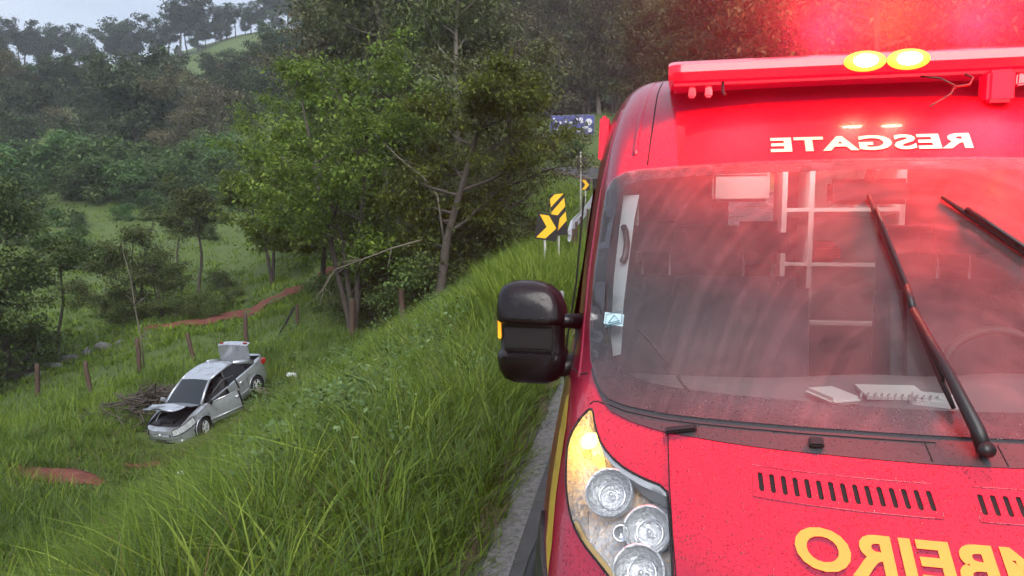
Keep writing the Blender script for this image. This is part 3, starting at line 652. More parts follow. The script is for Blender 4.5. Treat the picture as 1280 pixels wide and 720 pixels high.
# ---- wing mirrors
def wing_mirror(sg):
    e = empty('wing_mirror', (sg*1.130, 1.36, 1.452), (0, 0, 0), van); e.scale = (1.17, 1, 1)
    def prism(name, m, w, h, d, cx, cz, cy=0, rr_=.05, taper=1., parent=e, bulge=.03):
        # rounded box: superellipse sections along y
        V = []; F = []; n = 28; ny = 7
        for j in range(ny):
            u = j/(ny-1); yy = cy+d*(u-.5); k = (1-abs(2*u-1)**3*.28) if True else 1; k = k*(1-.15*(1-u))
            for i in range(n):
                th = 2*math.pi*i/n; c, s = math.cos(th), math.sin(th); ex = .42
                V.append((cx+math.copysign(abs(c)**ex, c)*w*.5*k, yy, cz+math.copysign(abs(s)**ex, s)*h*.5*k))
        for j in range(ny-1):
            for i in range(n): i2 = (i+1) % n; F.append((j*n+i, j*n+i2, (j+1)*n+i2, (j+1)*n+i))
        F.append(tuple(range(n))); F.append(tuple((ny-1)*n+i for i in range(n-1, -1, -1)))
        o = mesh_obj(name, V, F, m, parent); autosmooth(o, 50); return o
    # one moulded housing: width, depth and centre change with height; a recessed panel sits between cap and chin
    zz = [-.178, -.172, -.155, -.12, -.085, -.066, -.058, -.05, 0, .046, .052, .060, .075, .11, .15, .178, .192, .197]
    hw = [.030, .062, .088, .103, .107, .107, .101, .098, .098, .098, .101, .106, .106, .103, .093, .073, .045, .015]
    fr_ = [.02, .05, .075, .094, .100, .100, .088, .066, .062, .066, .095, .102, .100, .094, .082, .062, .040, .01]
    cxo = [-.004, -.004, -.002, 0, 0, 0, 0, 0, 0, 0, 0, 0, -.001, -.004, -.010, -.016, -.020, -.022]
    V = []; F = []; n = 36
    for z, w_, f_, c_ in zip(zz, hw, fr_, cxo):
        for i in range(n):
            th = 2*math.pi*i/n; c, s_ = math.cos(th), math.sin(th); ex = .50
            yy = math.copysign(abs(s_)**ex, s_); V.append((c_*-sg+math.copysign(abs(c)**ex, c)*w_, yy*(f_ if s_ < 0 else min(.085, f_)), z))
    for j in range(len(zz)-1):
        for i in range(n): i2 = (i+1) % n; F.append((j*n+i, j*n+i2, (j+1)*n+i2, (j+1)*n+i))
    F.append(tuple(range(n-1, -1, -1))); F.append(tuple((len(zz)-1)*n+i for i in range(n)))
    o = mesh_obj('housing', V, F, m_gblk, e); autosmooth(o, 55)
    MB().box((sg*.004, -.069, -.003), (.150, .012, .075)).build('back_panel', m_blk, e, bevel=.004)
    MB().box((sg*.103, .0, .02), (.010, .06, .075)).build('indicator', m_amb, e, bevel=.004)
    MB().box((0, .085, 0), (.17, .01, .30)).build('mirror_glass', m_chr, e, bevel=.003)
    q = MB(); q.tube([(0, -.02, .055), (-sg*.10, -.02, .055), (-sg*.15, .04, .045)], [.026, .026, .03], 10); q.build('arm', m_gblk, e, True)
    q = MB(); q.tube([(0, -.0, -.135), (-sg*.09, .0, -.125), (-sg*.14, .06, -.10)], [.03, .03, .035], 10); q.build('arm', m_blk, e, True)
    MB().box((-sg*.135, .08, -.03), (.03, .12, .20), taper=.5).build('mirror_base', m_blk, e, bevel=.012)
    return e
wing_mirror(-1); wing_mirror(1)
# ---- wipers
def wiper(pivot, elbow, tip0, tip1, lift_=.018):
    e = empty('wiper', (0, 0, 0), parent=van); pv_ = on(*pivot, .015)
    el = on(*elbow, .045); pts = [pv_, pv_.lerp(el, .12)+Vector((0, -.012, .012)), pv_.lerp(el, .5)+Vector((0, -.012, .012)), el]
    q = MB(); q.tube(pts, [.018, .017, .013, .010], 8); q.tube([pv_-Vector((0, .01, -.01)), pv_+Vector((0, -.015, .012))], .019, 12); q.build('arm', m_blk, e, True)
    n = 10; q = MB(); bl = [on(tip0[0]+(tip1[0]-tip0[0])*k/n, tip0[1]+(tip1[1]-tip0[1])*k/n, .016) for k in range(n+1)]
    q.tube(bl, [.006]+[.009]*(n-1)+[.006], 6); q.build('blade', m_rub, e, True)
    up = [b+Vector((0, -.016, .012)) for b in bl]; q = MB(); q.tube(up[1:-1], .007, 6)
    for k in (1, 3, 5, 7, 9): q.tube([bl[k], up[k]], .006, 5)
    q.tube([el, up[5]], .009, 6); q.build('blade_carrier', m_blk, e, True)
wiper((.095, 1.327), (.012, 1.60), (-.034, 1.93), (.062, 1.40))
wiper((.72, 1.335), (.50, 1.66), (.176, 1.925), (.70, 1.45))
# ---- light bar on the roof
bar = empty('light_bar', (0, 0, 0), parent=van); BY, BZ = 1.79, 2.415
def bar_section(x, k=1.):
    pr = [(-.140, -.042), (-.150, -.012), (-.142, .016), (-.10, .034), (.10, .038), (.14, .018), (.15, -.042)]
    return [(x, BY+a*k, BZ+b*k) for a, b in pr]
xs = [-.668, -.655, -.64]+list(np.linspace(-.6, .6, 9))+[.64, .655, .668]; V = []; F = []
for i, x in enumerate(xs): V += bar_section(x, .86 if i in (0, len(xs)-1) else (.96 if i in (1, len(xs)-2) else 1))
n = 7
for i in range(len(xs)-1):
    for k in range(n): k2 = (k+1) % n; F.append((i*n+k, i*n+k2, (i+1)*n+k2, (i+1)*n+k))
F.append(tuple(range(n))[::-1]); F.append(tuple((len(xs)-1)*n+k for k in range(n)))
o = mesh_obj('red_lens', V, F, m_redlens, bar); autosmooth(o, 30)
MB().box((0, BY, BZ-.052), (1.30, .22, .010)).build('base_rail', m_redlens, bar, bevel=.003)  # rail, feet and bracket are no lamps; their faint red glow is added
def oval(cx, cz, rx, rz, y, name, m, par):
    V = [(cx, y-.012, cz)]; n = 28
    for k in range(n): V.append((cx+rx*.75*math.cos(2*math.pi*k/n), y-.009, cz+rz*.75*math.sin(2*math.pi*k/n)))
    for k in range(n): V.append((cx+rx*math.cos(2*math.pi*k/n), y, cz+rz*math.sin(2*math.pi*k/n)))
    F = [(0, 1+k, 1+(k+1) % n) for k in range(n)]+[(1+k, 1+n+k, 1+n+(k+1) % n, 1+(k+1) % n) for k in range(n)]
    return mesh_obj(name, V, F, m, par)
m_flash = mat('lit_white', (1, .95, .85), .3, emis=(1, .86, .62), es=38)
m_halo = mat('halo_amber', (1, .5, .05), .3, emis=(1, .42, .01), es=5)
m_halo2 = mat('halo_orange', (1, .3, .05), .3, emis=(1, .12, .01), es=2.2)
m_redlit = mat('lit_red', (1, .05, .05), .3, emis=(1, .01, .05), es=6)
LX = (.008, .148)
for x in LX:
    oval(x, BZ-.004, .044, .024, BY-.163, 'lamp', m_flash, bar)
    oval(x, BZ-.004, .056, .030, BY-.158, 'lamp_halo', m_halo, bar); oval(x, BZ-.004, .070, .036, BY-.152, 'lamp_halo', m_halo2, bar)  # glowing ovals put in as the blurred halo round each lamp
for x in (-.58, -.52, .52, .58): MB().box((x, BY-.08, BZ-.075), (.03, .05, .05), taper=.3).build('foot', m_redlens, bar, bevel=.006)
for x in (-.47, .47): MB().tube([(x, BY-.12, BZ-.05), (x, BY-.135, BZ-.085), (x+.008, BY-.14, BZ-.10)], .006, 6).build('hook', m_blk, bar)
cab = [(.20, BY-.12, BZ-.06), (.25, BY-.15, BZ-.072), (.30, BY-.165, BZ-.105), (.34, BY-.165, BZ-.10), (.355, BY-.15, BZ-.075), (.33, BY-.14, BZ-.06)]
MB().tube(cab, .004, 6).build('cable', m_blk, bar, True)
MB().tube([(.295, BY-.165, BZ-.10), (.28, BY-.18, BZ-.13), (.24, BY-.195, BZ-.155), (.205, BY-.215, BZ-.175)], .004, 6).build('cable', m_blk, bar, True)
MB().box((.445, BY-.10, BZ-.105), (.085, .10, .11)).build('lamp_bracket', m_redlens, bar, bevel=.012)
for sg in (-1, 1):
    mk = MB().box((sg*.950, 2.12, 2.20), (.050, .14, .20), taper=.25).build('side_marker', m_redlens, van, bevel=.012)
# red spots added at the bar imitate flare wash; amber-white pair facing forward
def lamp(name, loc, d, en, col, size, blend, r):
    ld = bpy.data.lights.new(name, 'SPOT'); ld.energy = en; ld.color = col; ld.spot_size = R(size); ld.spot_blend = blend; ld.shadow_soft_size = r
    o = bpy.data.objects.new(name, ld); COL.objects.link(o); o.location = loc; o.rotation_euler = Vector(d).to_track_quat('-Z', 'Y').to_euler(); o.parent = bar; o.visible_glossy = False
lamp('red_wash_spot', (-.42, BY-.22, BZ-.045), (-.1, -.62, -.78), 170, (1, .012, .014), 150, .6, .16)
lamp('red_wash_spot', (.42, BY-.22, BZ-.045), (.1, -.62, -.78), 640, (1, .012, .016), 150, .6, .16)
for lx_ in (-.12, .42): lamp('red_wash_spot', (lx_, BY+.12, BZ+.12), (.45, .8, .5), 60000, (1, .02, .05), 88, 1.0, .10)  # unseen rear spots added for red glow on the trees and mist
lamp('amber_beam', (.12, BY+.10, BZ+.11), (.35, .7, .7), 6000, (1, .35, .04), 90, 1.0, .08)  # unseen rear spot added for the orange part of the glow
lamp('red_wash_spot', (.55, BY-.02, BZ+.09), (1, .15, .12), 4000, (1, .02, .05), 80, 1.0, .06)
lamp('amber_beam', (.08, BY-.22, BZ+.01), (0, -1, -.25), 8, (1, .55, .2), 140, .7, .05)
# ---- cab interior
dash = MB()
ys_ = [.72, .80, .95, 1.15, 1.30, 1.36, 1.36]; zs_ = [1.30, 1.315, 1.33, 1.345, 1.34, 1.29, .95]; V = []; F = []
xs = np.linspace(-.88, .88, 25)
for j in range(7):
    for x in xs:
        V.append((x, max(ys_[j], float(shell_y(x, 1.33))+.06) if j < 4 else ys_[j]+.02*math.cos(x*5), zs_[j]+(.05*math.exp(-((x-.42)/.22)**2) if 2 <= j <= 4 else 0)+(.02*math.exp(-(x/.2)**2) if 2 <= j <= 4 else 0)))
for j in range(6):
    for i in range(24): F.append((j*25+i, j*25+i+1, (j+1)*25+i+1, (j+1)*25+i))
mesh_obj('dashboard', V, F, m_dash, van)
q = MB(); a = [(.45+.185*math.cos(t_), 1.50+.06*math.sin(t_), 1.30+.18*math.sin(t_)) for t_ in np.linspace(0, 2*math.pi, 33)]; q.tube(a, .015, 8, False)
q.tube([(.45, 1.50, 1.30), (.45, 1.38, 1.22)], .03, 8); q.box((.45, 1.50, 1.30), (.34, .03, .05)); q.build('steering_wheel', m_rub, van, True)
def seat(x, y, w_, name='seat'):
    e = empty(name, (x, y, .75), parent=van)
    def pad(nm, c, d, rx): 
        o = MB().box(c, d, Matrix.Rotation(rx, 3, 'X')).build(nm, m_seat, e, bevel=.05, seg=4); return o
    pad('cushion', (0, 0, .05), (w_, .52, .16), R(4)); pad('backrest', (0, .27, .46), (w_, .15, .78), R(-12)); 
    for hx in ([0] if w_ < .6 else [-.22, .22]):
        pad('headrest', (hx, .37, .99), (.26, .10, .19), R(-8)); MB().tube([(hx-.06, .35, .82), (hx-.06, .37, .95)], .007, 6).build('post', m_chr, e); MB().tube([(hx+.06, .35, .82), (hx+.06, .37, .95)], .007, 6).build('post', m_chr, e)
    return e
seat(-.50, 1.80, .86); seat(.50, 1.80, .50)
# pale pillar trims with grab handles
for sg in (-1, 1):
    P = [(-.842, 1.98), (-.855, 1.85), (-.866, 1.70), (-.863, 1.52), (-.845, 1.46), (-.818, 1.47), (-.820, 1.6), (-.805, 1.75), (-.790, 1.9), (-.775, 1.985)]
    patch('pillar_trim', P if sg < 0 else mirr(P), m_trim, van, -.05, (), .03)
    ridge('grab_handle', [(sg*.822, 1.74), (sg*.812, 1.76), (sg*.808, 1.80), (sg*.814, 1.84), (sg*.824, 1.86)], .012, m_blk, -.035)
MB().box((0, 1.46, 1.955), (.26, .03, .085)).build('rear_view_mirror', m_blk, van, bevel=.02)
MB().tube([(0, 1.47, 1.99), (0, 1.43, 2.03)], .014, 8).build('mirror_stalk', m_blk, van)
q = MB(); q.box((-.62, 2.62, 1.15), (.62, .03, 1.3)); q.box((.62, 2.62, 1.15), (.62, .03, 1.3)); q.build('bulkhead', m_dash, van)
sh_ = empty('medical_cabinet', (0, 3.6, .42), parent=van)
for x in (-.02, .13, .62): MB().box((x, 0, .95), (.028, .42, 1.9)).build('upright', m_white, sh_)
for z in (.75, 1.10, 1.42, 1.72): MB().box((.30, 0, z), (.64, .42, .022), Matrix.Rotation(R(-6), 3, 'X')).build('shelf', m_white, sh_)
MB().box((.38, .21, .95), (.5, .012, 1.8)).build('back_panel', m_white, sh_)
MB().box((-.26, .05, 1.66), (.34, .25, .34)).build('locker', m_white, sh_, bevel=.02)
MB().box((-.26, -.08, 1.66), (.30, .012, .012)).build('locker_seam', m_trim, sh_)
MB().box((.22, -.05, 1.18), (.20, .2, .14)).build('kit_bag', mat('red_cloth', (.45, .03, .03), .9), sh_, bevel=.04)
MB().box((.45, -.05, 1.50), (.22, .2, .12)).build('blanket', m_paper, sh_, bevel=.05)
MB().box((.0, 1.07, 1.367), (.17, .11, .010), Matrix.Rotation(R(6), 3, 'Z') @ Matrix.Rotation(R(4), 3, 'X')).build('notebook', m_paper, van)
q = MB()
for k in range(12): q.tube([(-.10+.018*k, .985, 1.368), (-.10+.018*k, .98, 1.385), (-.10+.018*k, .995, 1.375)], .003, 5)
q.build('notebook_spiral', m_chr, van)
MB().box((-.17, 1.02, 1.362), (.10, .14, .022), Matrix.Rotation(R(25), 3, 'Z')).build('glove_pair', m_paper, van, bevel=.01)
MB().box((.10, 1.02, 1.36), (.12, .09, .03), Matrix.Rotation(R(-15), 3, 'Z')).build('small_box', m_trim, van, bevel=.006)
q = MB(); q.tube([(-.74, 1.12, 1.52), (-.70, 1.05, 1.50), (-.64, .98, 1.44), (-.58, .93, 1.375)], .004, 5); q.build('charger_cord', m_blk, van, True)
MB().box((-.56, .94, 1.36), (.06, .05, .02), Matrix.Rotation(R(30), 3, 'Z')).build('charger', m_paper, van, bevel=.005)

for m_ in (m_redlens, m_amb, m_halo, m_halo2): m_.cycles.emission_sampling = 'NONE'

# glowing panel added under the ceiling to brighten the cabinets behind the glass
cl = MB().box((.1, 3.1, 2.40), (.9, .16, .03)).build('added_cabin_light', mat('added_cabin_glow', (.9, .9, .9), .4, emis=(1, .93, .88), es=4.2), van, bevel=.008)
# ================================================================ crashed sedan in the field
m_silver = mat('silver_paint', (.50, .53, .58), .30, .6, .5, .6, noise=(7, (.40, .42, .46), .3))
def muddy(m):
    t = m.node_tree; b = t.nodes['Principled BSDF']; tcn = t.nodes.new('ShaderNodeTexCoord'); n = t.nodes.new('ShaderNodeTexNoise'); n.inputs['Scale'].default_value = 3.2; n.inputs['Detail'].default_value = 9; n.inputs['Roughness'].default_value = .7
    r = t.nodes.new('ShaderNodeMapRange'); r.inputs['From Min'].default_value = .54; r.inputs['From Max'].default_value = .72; r.inputs['To Max'].default_value = .75; mx = t.nodes.new('ShaderNodeMix'); mx.data_type = 'RGBA'
    t.links.new(tcn.outputs['Object'], n.inputs['Vector']); t.links.new(n.outputs[0], r.inputs['Value']); t.links.new(r.outputs[0], mx.inputs['Factor']); t.links.new(b.inputs['Base Color'].links[0].from_socket, mx.inputs['A']); mx.inputs['B'].default_value = (.10, .055, .035, 1)
    t.links.new(mx.outputs['Result'], b.inputs['Base Color'])
muddy(m_silver)
m_cglass = mat('car_glass', (.02, .025, .03), .08, 0, .35, 0)
m_inner = mat('trunk_inner', (.32, .34, .37), .6)
m_headl = mat('car_headlight', (.30, .32, .34), .12, .3, .6, .8, noise=(22, (.75, .77, .8), .12))
m_tail = mat('tail_lamp', (.30, .01, .01), .2, 0, .5, .6)
CARM = Matrix.Translation((-15.62, 19.84, -5.00)) @ Matrix.Rotation(-1.691, 4, 'Z') @ Matrix.Rotation(.2856, 4, 'Y') @ Matrix.Rotation(.054, 4, 'X')
car = empty('crashed_car'); car.matrix_world = CARM
tag(car, 'wrecked silver sedan with hood popped, trunk open and one door hanging open', 'car')
crng = np.random.default_rng(3)
def ztop(x): return np.interp(x, [-2.3, -2.0, -1.3, 0, 1.0, 1.6, 2.0, 2.3], [.98, 1.0, .99, .93, .90, .83, .75, .68])
def outline(n=160):
    t = np.linspace(-math.pi, math.pi, n, endpoint=False); c, s = np.cos(t), np.sin(t); e = 2/4.6
    x = 2.27*np.sign(c)*np.abs(c)**e; y = .885*np.sign(s)*np.abs(s)**e
    y = y*np.where(x > 0, 1-.07*(x/2.27)**3, 1-.06*(np.abs(x)/2.27)**3); return x, y
ox, oy = outline(); NL = 13; CV = []
for k in range(NL):
    v = k/(NL-1); zb = .19; zt = ztop(ox); z = zb+(zt-zb)*v
    ins = 1-.06*(1-min(1, v/.25))**2-.055*max(0, (v-.55)/.45)**2
    nose = np.where(ox > 2.0, -.05*max(0, (v-.5)/.5)**1.5-.03*(1-v), 0)
    dz = np.where((ox > 1.4), crng.normal(0, .006, len(ox)), 0)
    CV.append(np.stack([ox*(1-.012*(1-ins)*10*.2)+nose, oy*ins, z+dz], -1))
CV = np.array(CV); n = len(ox)
WX = (1.33, -1.27)
def in_arch(c): return any((c[0]-wx)**2+(c[2]-.31)**2 < .375**2 and abs(c[1]) > .6 for wx in WX)
DOORX = (-.10, .98)
bodyF, doorF = [], []
V = CV.reshape(-1, 3)
for k in range(NL-1):
    for i in range(n):
        f = (k*n+i, k*n+(i+1) % n, (k+1)*n+(i+1) % n, (k+1)*n+i); c = V[list(f)].mean(0)
        if in_arch(c): continue
        if c[1] > .5 and DOORX[0] < c[0] < DOORX[1] and c[2] > .27: doorF.append(f); continue
        bodyF.append(f)
# tops: fender and nose strips round the hood opening, deck strips round the trunk opening
top = CV[-1]; V2 = [tuple(v) for v in V]; base = len(V2)
def inner(x, y, z):
    if x > .98: return (min(x-.0, 2.02)*1.0 if abs(y) > .60 else min(x, 1.98), np.sign(y)*min(abs(y), .66), z+.05*(1-(x-1)/1.3))
    if x < -1.45: return (max(x, -2.05), np.sign(y)*min(abs(y), .64), z+.035)
    return (x, np.sign(y)*min(abs(y), .78), z+.015)
V2 += [inner(*q) for q in top]
for i in range(n): bodyF.append(((NL-1)*n+i, (NL-1)*n+(i+1) % n, base+(i+1) % n, base+i))
o = mesh_obj('body', V2, bodyF, m_silver, car); autosmooth(o, 50)
# engine bay, trunk well, cabin floor
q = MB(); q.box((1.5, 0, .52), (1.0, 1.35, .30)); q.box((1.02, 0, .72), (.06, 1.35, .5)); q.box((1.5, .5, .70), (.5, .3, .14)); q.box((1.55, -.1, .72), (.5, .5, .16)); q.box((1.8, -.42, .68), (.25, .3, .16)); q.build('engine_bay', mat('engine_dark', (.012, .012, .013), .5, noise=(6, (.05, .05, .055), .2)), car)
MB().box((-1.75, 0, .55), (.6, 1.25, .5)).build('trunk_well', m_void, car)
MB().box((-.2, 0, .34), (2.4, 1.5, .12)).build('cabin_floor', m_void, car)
for x, y in ((.1, .36), (.1, -.36), (-.85, 0)):
    e_ = MB(); e_.box((x, y, .62), (.5, .5 if y else 1.2, .25)); e_.box((x-.28, y, .92), (.16, .48 if y else 1.2, .62), Matrix.Rotation(R(-12), 3, 'Y')); e_.build('car_seat', mat('car_seat_grey', (.06, .06, .065), .9), car, bevel=.03)
MB().box((.86, 0, .86), (.35, 1.35, .22)).build('car_dashboard', m_blk, car, bevel=.04)
# greenhouse
AP = [Vector((1.06, .72, .955)), Vector((.30, .56, 1.40))]; CP = [Vector((-1.52, .68, 1.03)), Vector((-.86, .54, 1.39))]; BP = [Vector((-.12, .80, .95)), Vector((-.20, .60, 1.42))]
def flip(v): return Vector((v.x, -v.y, v.z))
for g in (lambda v: v, flip):
    MB().tube([g(a) for a in (AP[0], AP[0].lerp(AP[1], .5)+Vector((.03, 0, .02)), AP[1])], [.045, .04, .04], 8).build('front_pillar', m_silver, car, True)
    MB().tube([g(BP[0]), g(BP[1])], .035, 6).build('centre_pillar', m_blk, car, True)
    q = MB(); a, b = CP; q.tube([g(a), g(a.lerp(b, .5)+Vector((0, .02, .03))), g(b)], [.12, .08, .06], 8); q.build('rear_pillar', m_silver, car, True)
    MB().tube([g(Vector(p_)) for p_ in ((.30, .56, 1.40), (0, .59, 1.435), (-.45, .585, 1.435), (-.86, .54, 1.39))], .035, 8).build('roof_rail', m_silver, car, True)
    # rear side glass
    q = MB(); q.add([g(Vector(p_)) for p_ in ((-.18, .785, .95), (-1.12, .76, .99), (-1.0, .60, 1.33), (-.78, .575, 1.39), (-.22, .60, 1.40))], [(0, 1, 2, 3, 4)]); q.build('rear_side_glass', m_cglass, car)
g = flip; q = MB(); q.add([g(Vector(p_)) for p_ in ((.98, .755, .95), (-.10, .785, .95), (-.18, .60, 1.40), (.28, .575, 1.39))], [(0, 1, 2, 3)]); q.build('front_side_glass', m_cglass, car)
def gridpatch(name, fn, nu, nv, m, par, smooth=True):
    V = [fn(i/nu, j/nv) for j in range(nv+1) for i in range(nu+1)]; F = [(j*(nu+1)+i, j*(nu+1)+i+1, (j+1)*(nu+1)+i+1, (j+1)*(nu+1)+i) for j in range(nv) for i in range(nu)]
    return mesh_obj(name, V, F, m, par, smooth)
def roof_fn(u, v):
    x = .34-1.24*u; yh = np.interp(u, [0, .3, .8, 1], [.55, .60, .58, .53]); y = yh*(2*v-1); z = np.interp(u, [0, .15, .5, .8, 1], [1.40, 1.445, 1.47, 1.45, 1.39])+.035*(1-(2*v-1)**2)
    z -= .05*math.exp(-((u-.62)/.13)**2-((v-.45)/.3)**2)+.025*math.exp(-((u-.35)/.06)**2)*(1-(2*v-1)**2)
    return (x, y, z)
gridpatch('roof', roof_fn, 24, 16, m_silver, car)
gridpatch('windscreen', lambda u, v: tuple(Vector((1.10+.06*(1-(2*u-1)**2), .72*(2*u-1), .945)).lerp(Vector((.34, .55*(2*u-1), 1.40+.03*(1-(2*u-1)**2))), v)), 12, 8, m_cglass, car)
gridpatch('rear_window', lambda u, v: tuple(Vector((-1.56-.05*(1-(2*u-1)**2), .66*(2*u-1), 1.035)).lerp(Vector((-.90, .53*(2*u-1), 1.39+.03*(1-(2*u-1)**2))), v)), 10, 8, m_cglass, car)
gridpatch('windscreen_cowl', lambda u, v: (1.04+.10*v, .70*(2*u-1), .95-.02*v), 6, 1, m_blk, car)
# hood raised on its hinges, buckled
hd = empty('car_hood', (1.04, 0, .955), (0, R(-27), 0), car)
hf = lambda lo: (lambda u, v: (1.06*u, (.70-.10*u**2)*(2*v-1), .05*(1-(2*v-1)**2)-.12*u**2-.03+.05*math.exp(-((u-.55)/.10)**2)-lo-.02*math.sin(v*9)*u))
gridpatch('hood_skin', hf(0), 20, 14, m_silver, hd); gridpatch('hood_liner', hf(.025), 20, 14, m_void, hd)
MB().tube([(1.02, .58*k, -.13) for k in (-1, -.5, 0, .5, 1)], .022, 8).build('hood_lip', m_silver, hd, True)
MB().tube([(1.85, -.55, .70), (1.62, -.40, .98)], .008, 6).build('prop_rod', m_chr2, car)
# trunk lid standing open
tl = empty('trunk_lid', (-1.55, 0, 1.05), (0, R(78), 0), car)
gridpatch('lid_skin', lambda u, v: (-.62*u+.06*abs(2*v-1)**3*(u-.3), (.56+.09*math.sin(math.pi*min(1, .15+u*.7)))*(2*v-1), .02+.045*(1-(2*v-1)**2)+.05*u*u), 10, 10, m_silver, tl)
gridpatch('lid_liner', lambda u, v: (-.60*u, .60*(2*v-1), -.02), 4, 4, m_inner, tl)
gridpatch('lid_drop', lambda u, v: (-.62-.07*math.sin(u*1.6)+.045*abs(2*v-1)**3, .63*(2*v-1), .07+.045*(1-(2*v-1)**2)-.24*u*(1-.25*abs(2*v-1)**3)), 4, 10, m_silver, tl)
for s_ in (-1, 1): MB().box((-.655, .50*s_, .0), (.045, .16, .07)).build('lid_lamp', m_tail, tl, bevel=.015)
# front door swung open about its hinge
dr = empty('open_door', (.98, .86, .0), (0, 0, R(-32)), car); vi = sorted(set(i for f in doorF for i in f)); mp_ = {a: b for b, a in enumerate(vi)}
DV = [tuple(Vector(V[i])-Vector((.98, .86, 0))) for i in vi]; ob = mesh_obj('door_skin', DV, [tuple(mp_[i] for i in f) for f in doorF], m_silver, dr)
q = MB(); q.add([(-.05, -.07, .30), (-1.06, -.07, .30), (-1.06, -.09, .93), (-.05, -.11, .90)], [(0, 1, 2, 3), (3, 2, 1, 0)]); q.build('door_card', m_blk, dr)
MB().tube([(-.05, -.08, .93), (-.35, -.18, 1.17), (-.70, -.26, 1.36), (-1.05, -.25, 1.39), (-1.08, -.08, .95)], .028, 8).build('window_frame', m_blk, dr, True)
MB().tube([(-.05, -.02, .92), (-1.08, -.02, .945)], .014, 6).build('belt_trim', m_chr, dr, True)
MB().tube([(-.02, .045, .40), (-1.06, .045, .40)], .020, 6).build('side_moulding', m_silver, dr, True)
MB().tube([(-.86, .035, .78), (-.98, .035, .785)], .018, 6).build('handle', m_chr, dr, True)
MB().box((-.10, .10, 1.0), (.10, .20, .14)).build('door_mirror', m_blk, dr, bevel=.035)
MB().box((.93, -.95, .99), (.10, .20, .14)).build('door_mirror', m_silver, car, bevel=.035)
# face: grille, badge, lamps, bumper openings
def nose(y, z, out=0.):
    v = (z-.19)/(.68-.19); j = int(np.argmin(np.abs(oy-y)+(ox < 1.2)*9)); e = 2/4.6
    k = min(NL-1, max(0, v*(NL-1))); a = CV[int(k)][j]; b = CV[min(NL-1, int(k)+1)][j]; p_ = a+(b-a)*(k-int(k)); return Vector((p_[0]+out, p_[1], z))
def nosepatch(name, pts, m, out, par=car):
    return MB().add([nose(y, z, out) for y, z in pts], [tuple(range(len(pts)))]).build(name, m, par)
def nstrip(name, y0, y1, z0, z1, m, out, nn=10, tap=0.):
    V = []; 
    for i in range(nn+1):
        y = y0+(y1-y0)*i/nn; a = 1-tap*abs(2*i/nn-1); V += [tuple(nose(y, (z0+z1)/2-(z1-z0)/2*a, out)), tuple(nose(y, (z0+z1)/2+(z1-z0)/2*a, out))]
    return mesh_obj(name, V, [(2*i, 2*i+1, 2*i+3, 2*i+2) for i in range(nn)], m, car)
nstrip('grille', -.40, .40, .50, .60, m_void, .012, 10, .35)
for z in (.525, .55, .575): MB().tube([tuple(nose(y, z, .02)) for y in np.linspace(-.35, .35, 8)], .006, 5).build('grille_slat', m_chr, car)
MB().lathe([(.001, .012), (.05, .010), (.055, 0)], nose(0, .565, .03), (1, 0, .2), 18).build('badge', m_chr, car, True)
nstrip('lower_intake', -.48, .48, .24, .34, m_void, .012, 10, .2)
for s_ in (-1, 1):
    pts = []
    V = []; F = []
    for i in range(9):
        u = i/8
        j = int(np.argmin(np.hypot(ox-(2.20-.62*u**1.3), (oy*s_-(.46+.38*u**.55)))))
        for q_ in range(4):
            k = 8+(4*q_)/3; a = CV[int(k)][j]; b_ = CV[min(12, int(k)+1)][j]; a = a+(b_-a)*(k-int(k)); V.append((a[0]+.02, a[1]+s_*.014, a[2]+(.015 if q_ == 3 else 0)))
    for i in range(8):
        for k in range(3): F.append((i*4+k, i*4+k+1, (i+1)*4+k+1, (i+1)*4+k))
    mesh_obj('headlamp', V, F, m_headl, car); MB().tube([V[4*i] for i in range(9)]+[V[4*i+3] for i in range(8, -1, -1)]+[V[0]], .012, 5).build('lamp_seal', m_void, car, True)
    MB().lathe([(.001, .01), (.045, .008), (.05, -.01)], nose(s_*.62, .30, .012), (1, s_*.4, 0), 14).build('fog_lamp', m_headl, car, True)
    MB().box((-2.02, s_*.715, .84), (.22, .14, .17)).build('tail_lamp', m_tail, car, bevel=.03)
MB().box(nose(0, .36, .02), (.012, .40, .12)).build('number_plate', mat('plate_dark', (.05, .05, .05), .5), car)
# wheels in dark arches
for wx in WX:
    for s_ in (-1, 1):
        we = empty('wheel', (wx, s_*.76, .31), (0, 0, R(14) if wx > 0 else 0), car)
        MB().lathe([(.20, -.10), (.295, -.10), (.315, -.07), (.315, .07), (.295, .10), (.20, .10)], (0, 0, 0), (0, 1, 0), 26).build('tyre', m_rub, we, True)
        q = MB().lathe([(.205, -.09), (.205, .085*s_), (.185, .10*s_), (.178, .07*s_)], (0, 0, 0), (0, 1, 0), 26)
        for k in range(5):
            a = 2*math.pi*k/5
            for d_ in (-.12, .12): q.tube([(0, .07*s_, 0), (.185*math.cos(a+d_), .085*s_, .185*math.sin(a+d_))], [.03, .018], 6)
        q.lathe([(.001, .095*s_), (.05, .09*s_), (.055, .06*s_)], (0, 0, 0), (0, 1, 0), 12); q.build('rim', m_chr2, we)
        MB().lathe([(.001, .03*s_), (.19, .03*s_)], (0, 0, 0), (0, 1, 0), 20).build('brake_disc', m_void, we)
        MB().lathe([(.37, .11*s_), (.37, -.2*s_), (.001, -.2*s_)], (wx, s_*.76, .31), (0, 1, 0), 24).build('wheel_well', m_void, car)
        MB().tube([(wx+.375*math.cos(a), s_*.872, .31+.375*math.sin(a)) for a in np.linspace(-.25, math.pi+.25, 22)], .016, 6).build('arch_lip', m_silver, car, True)

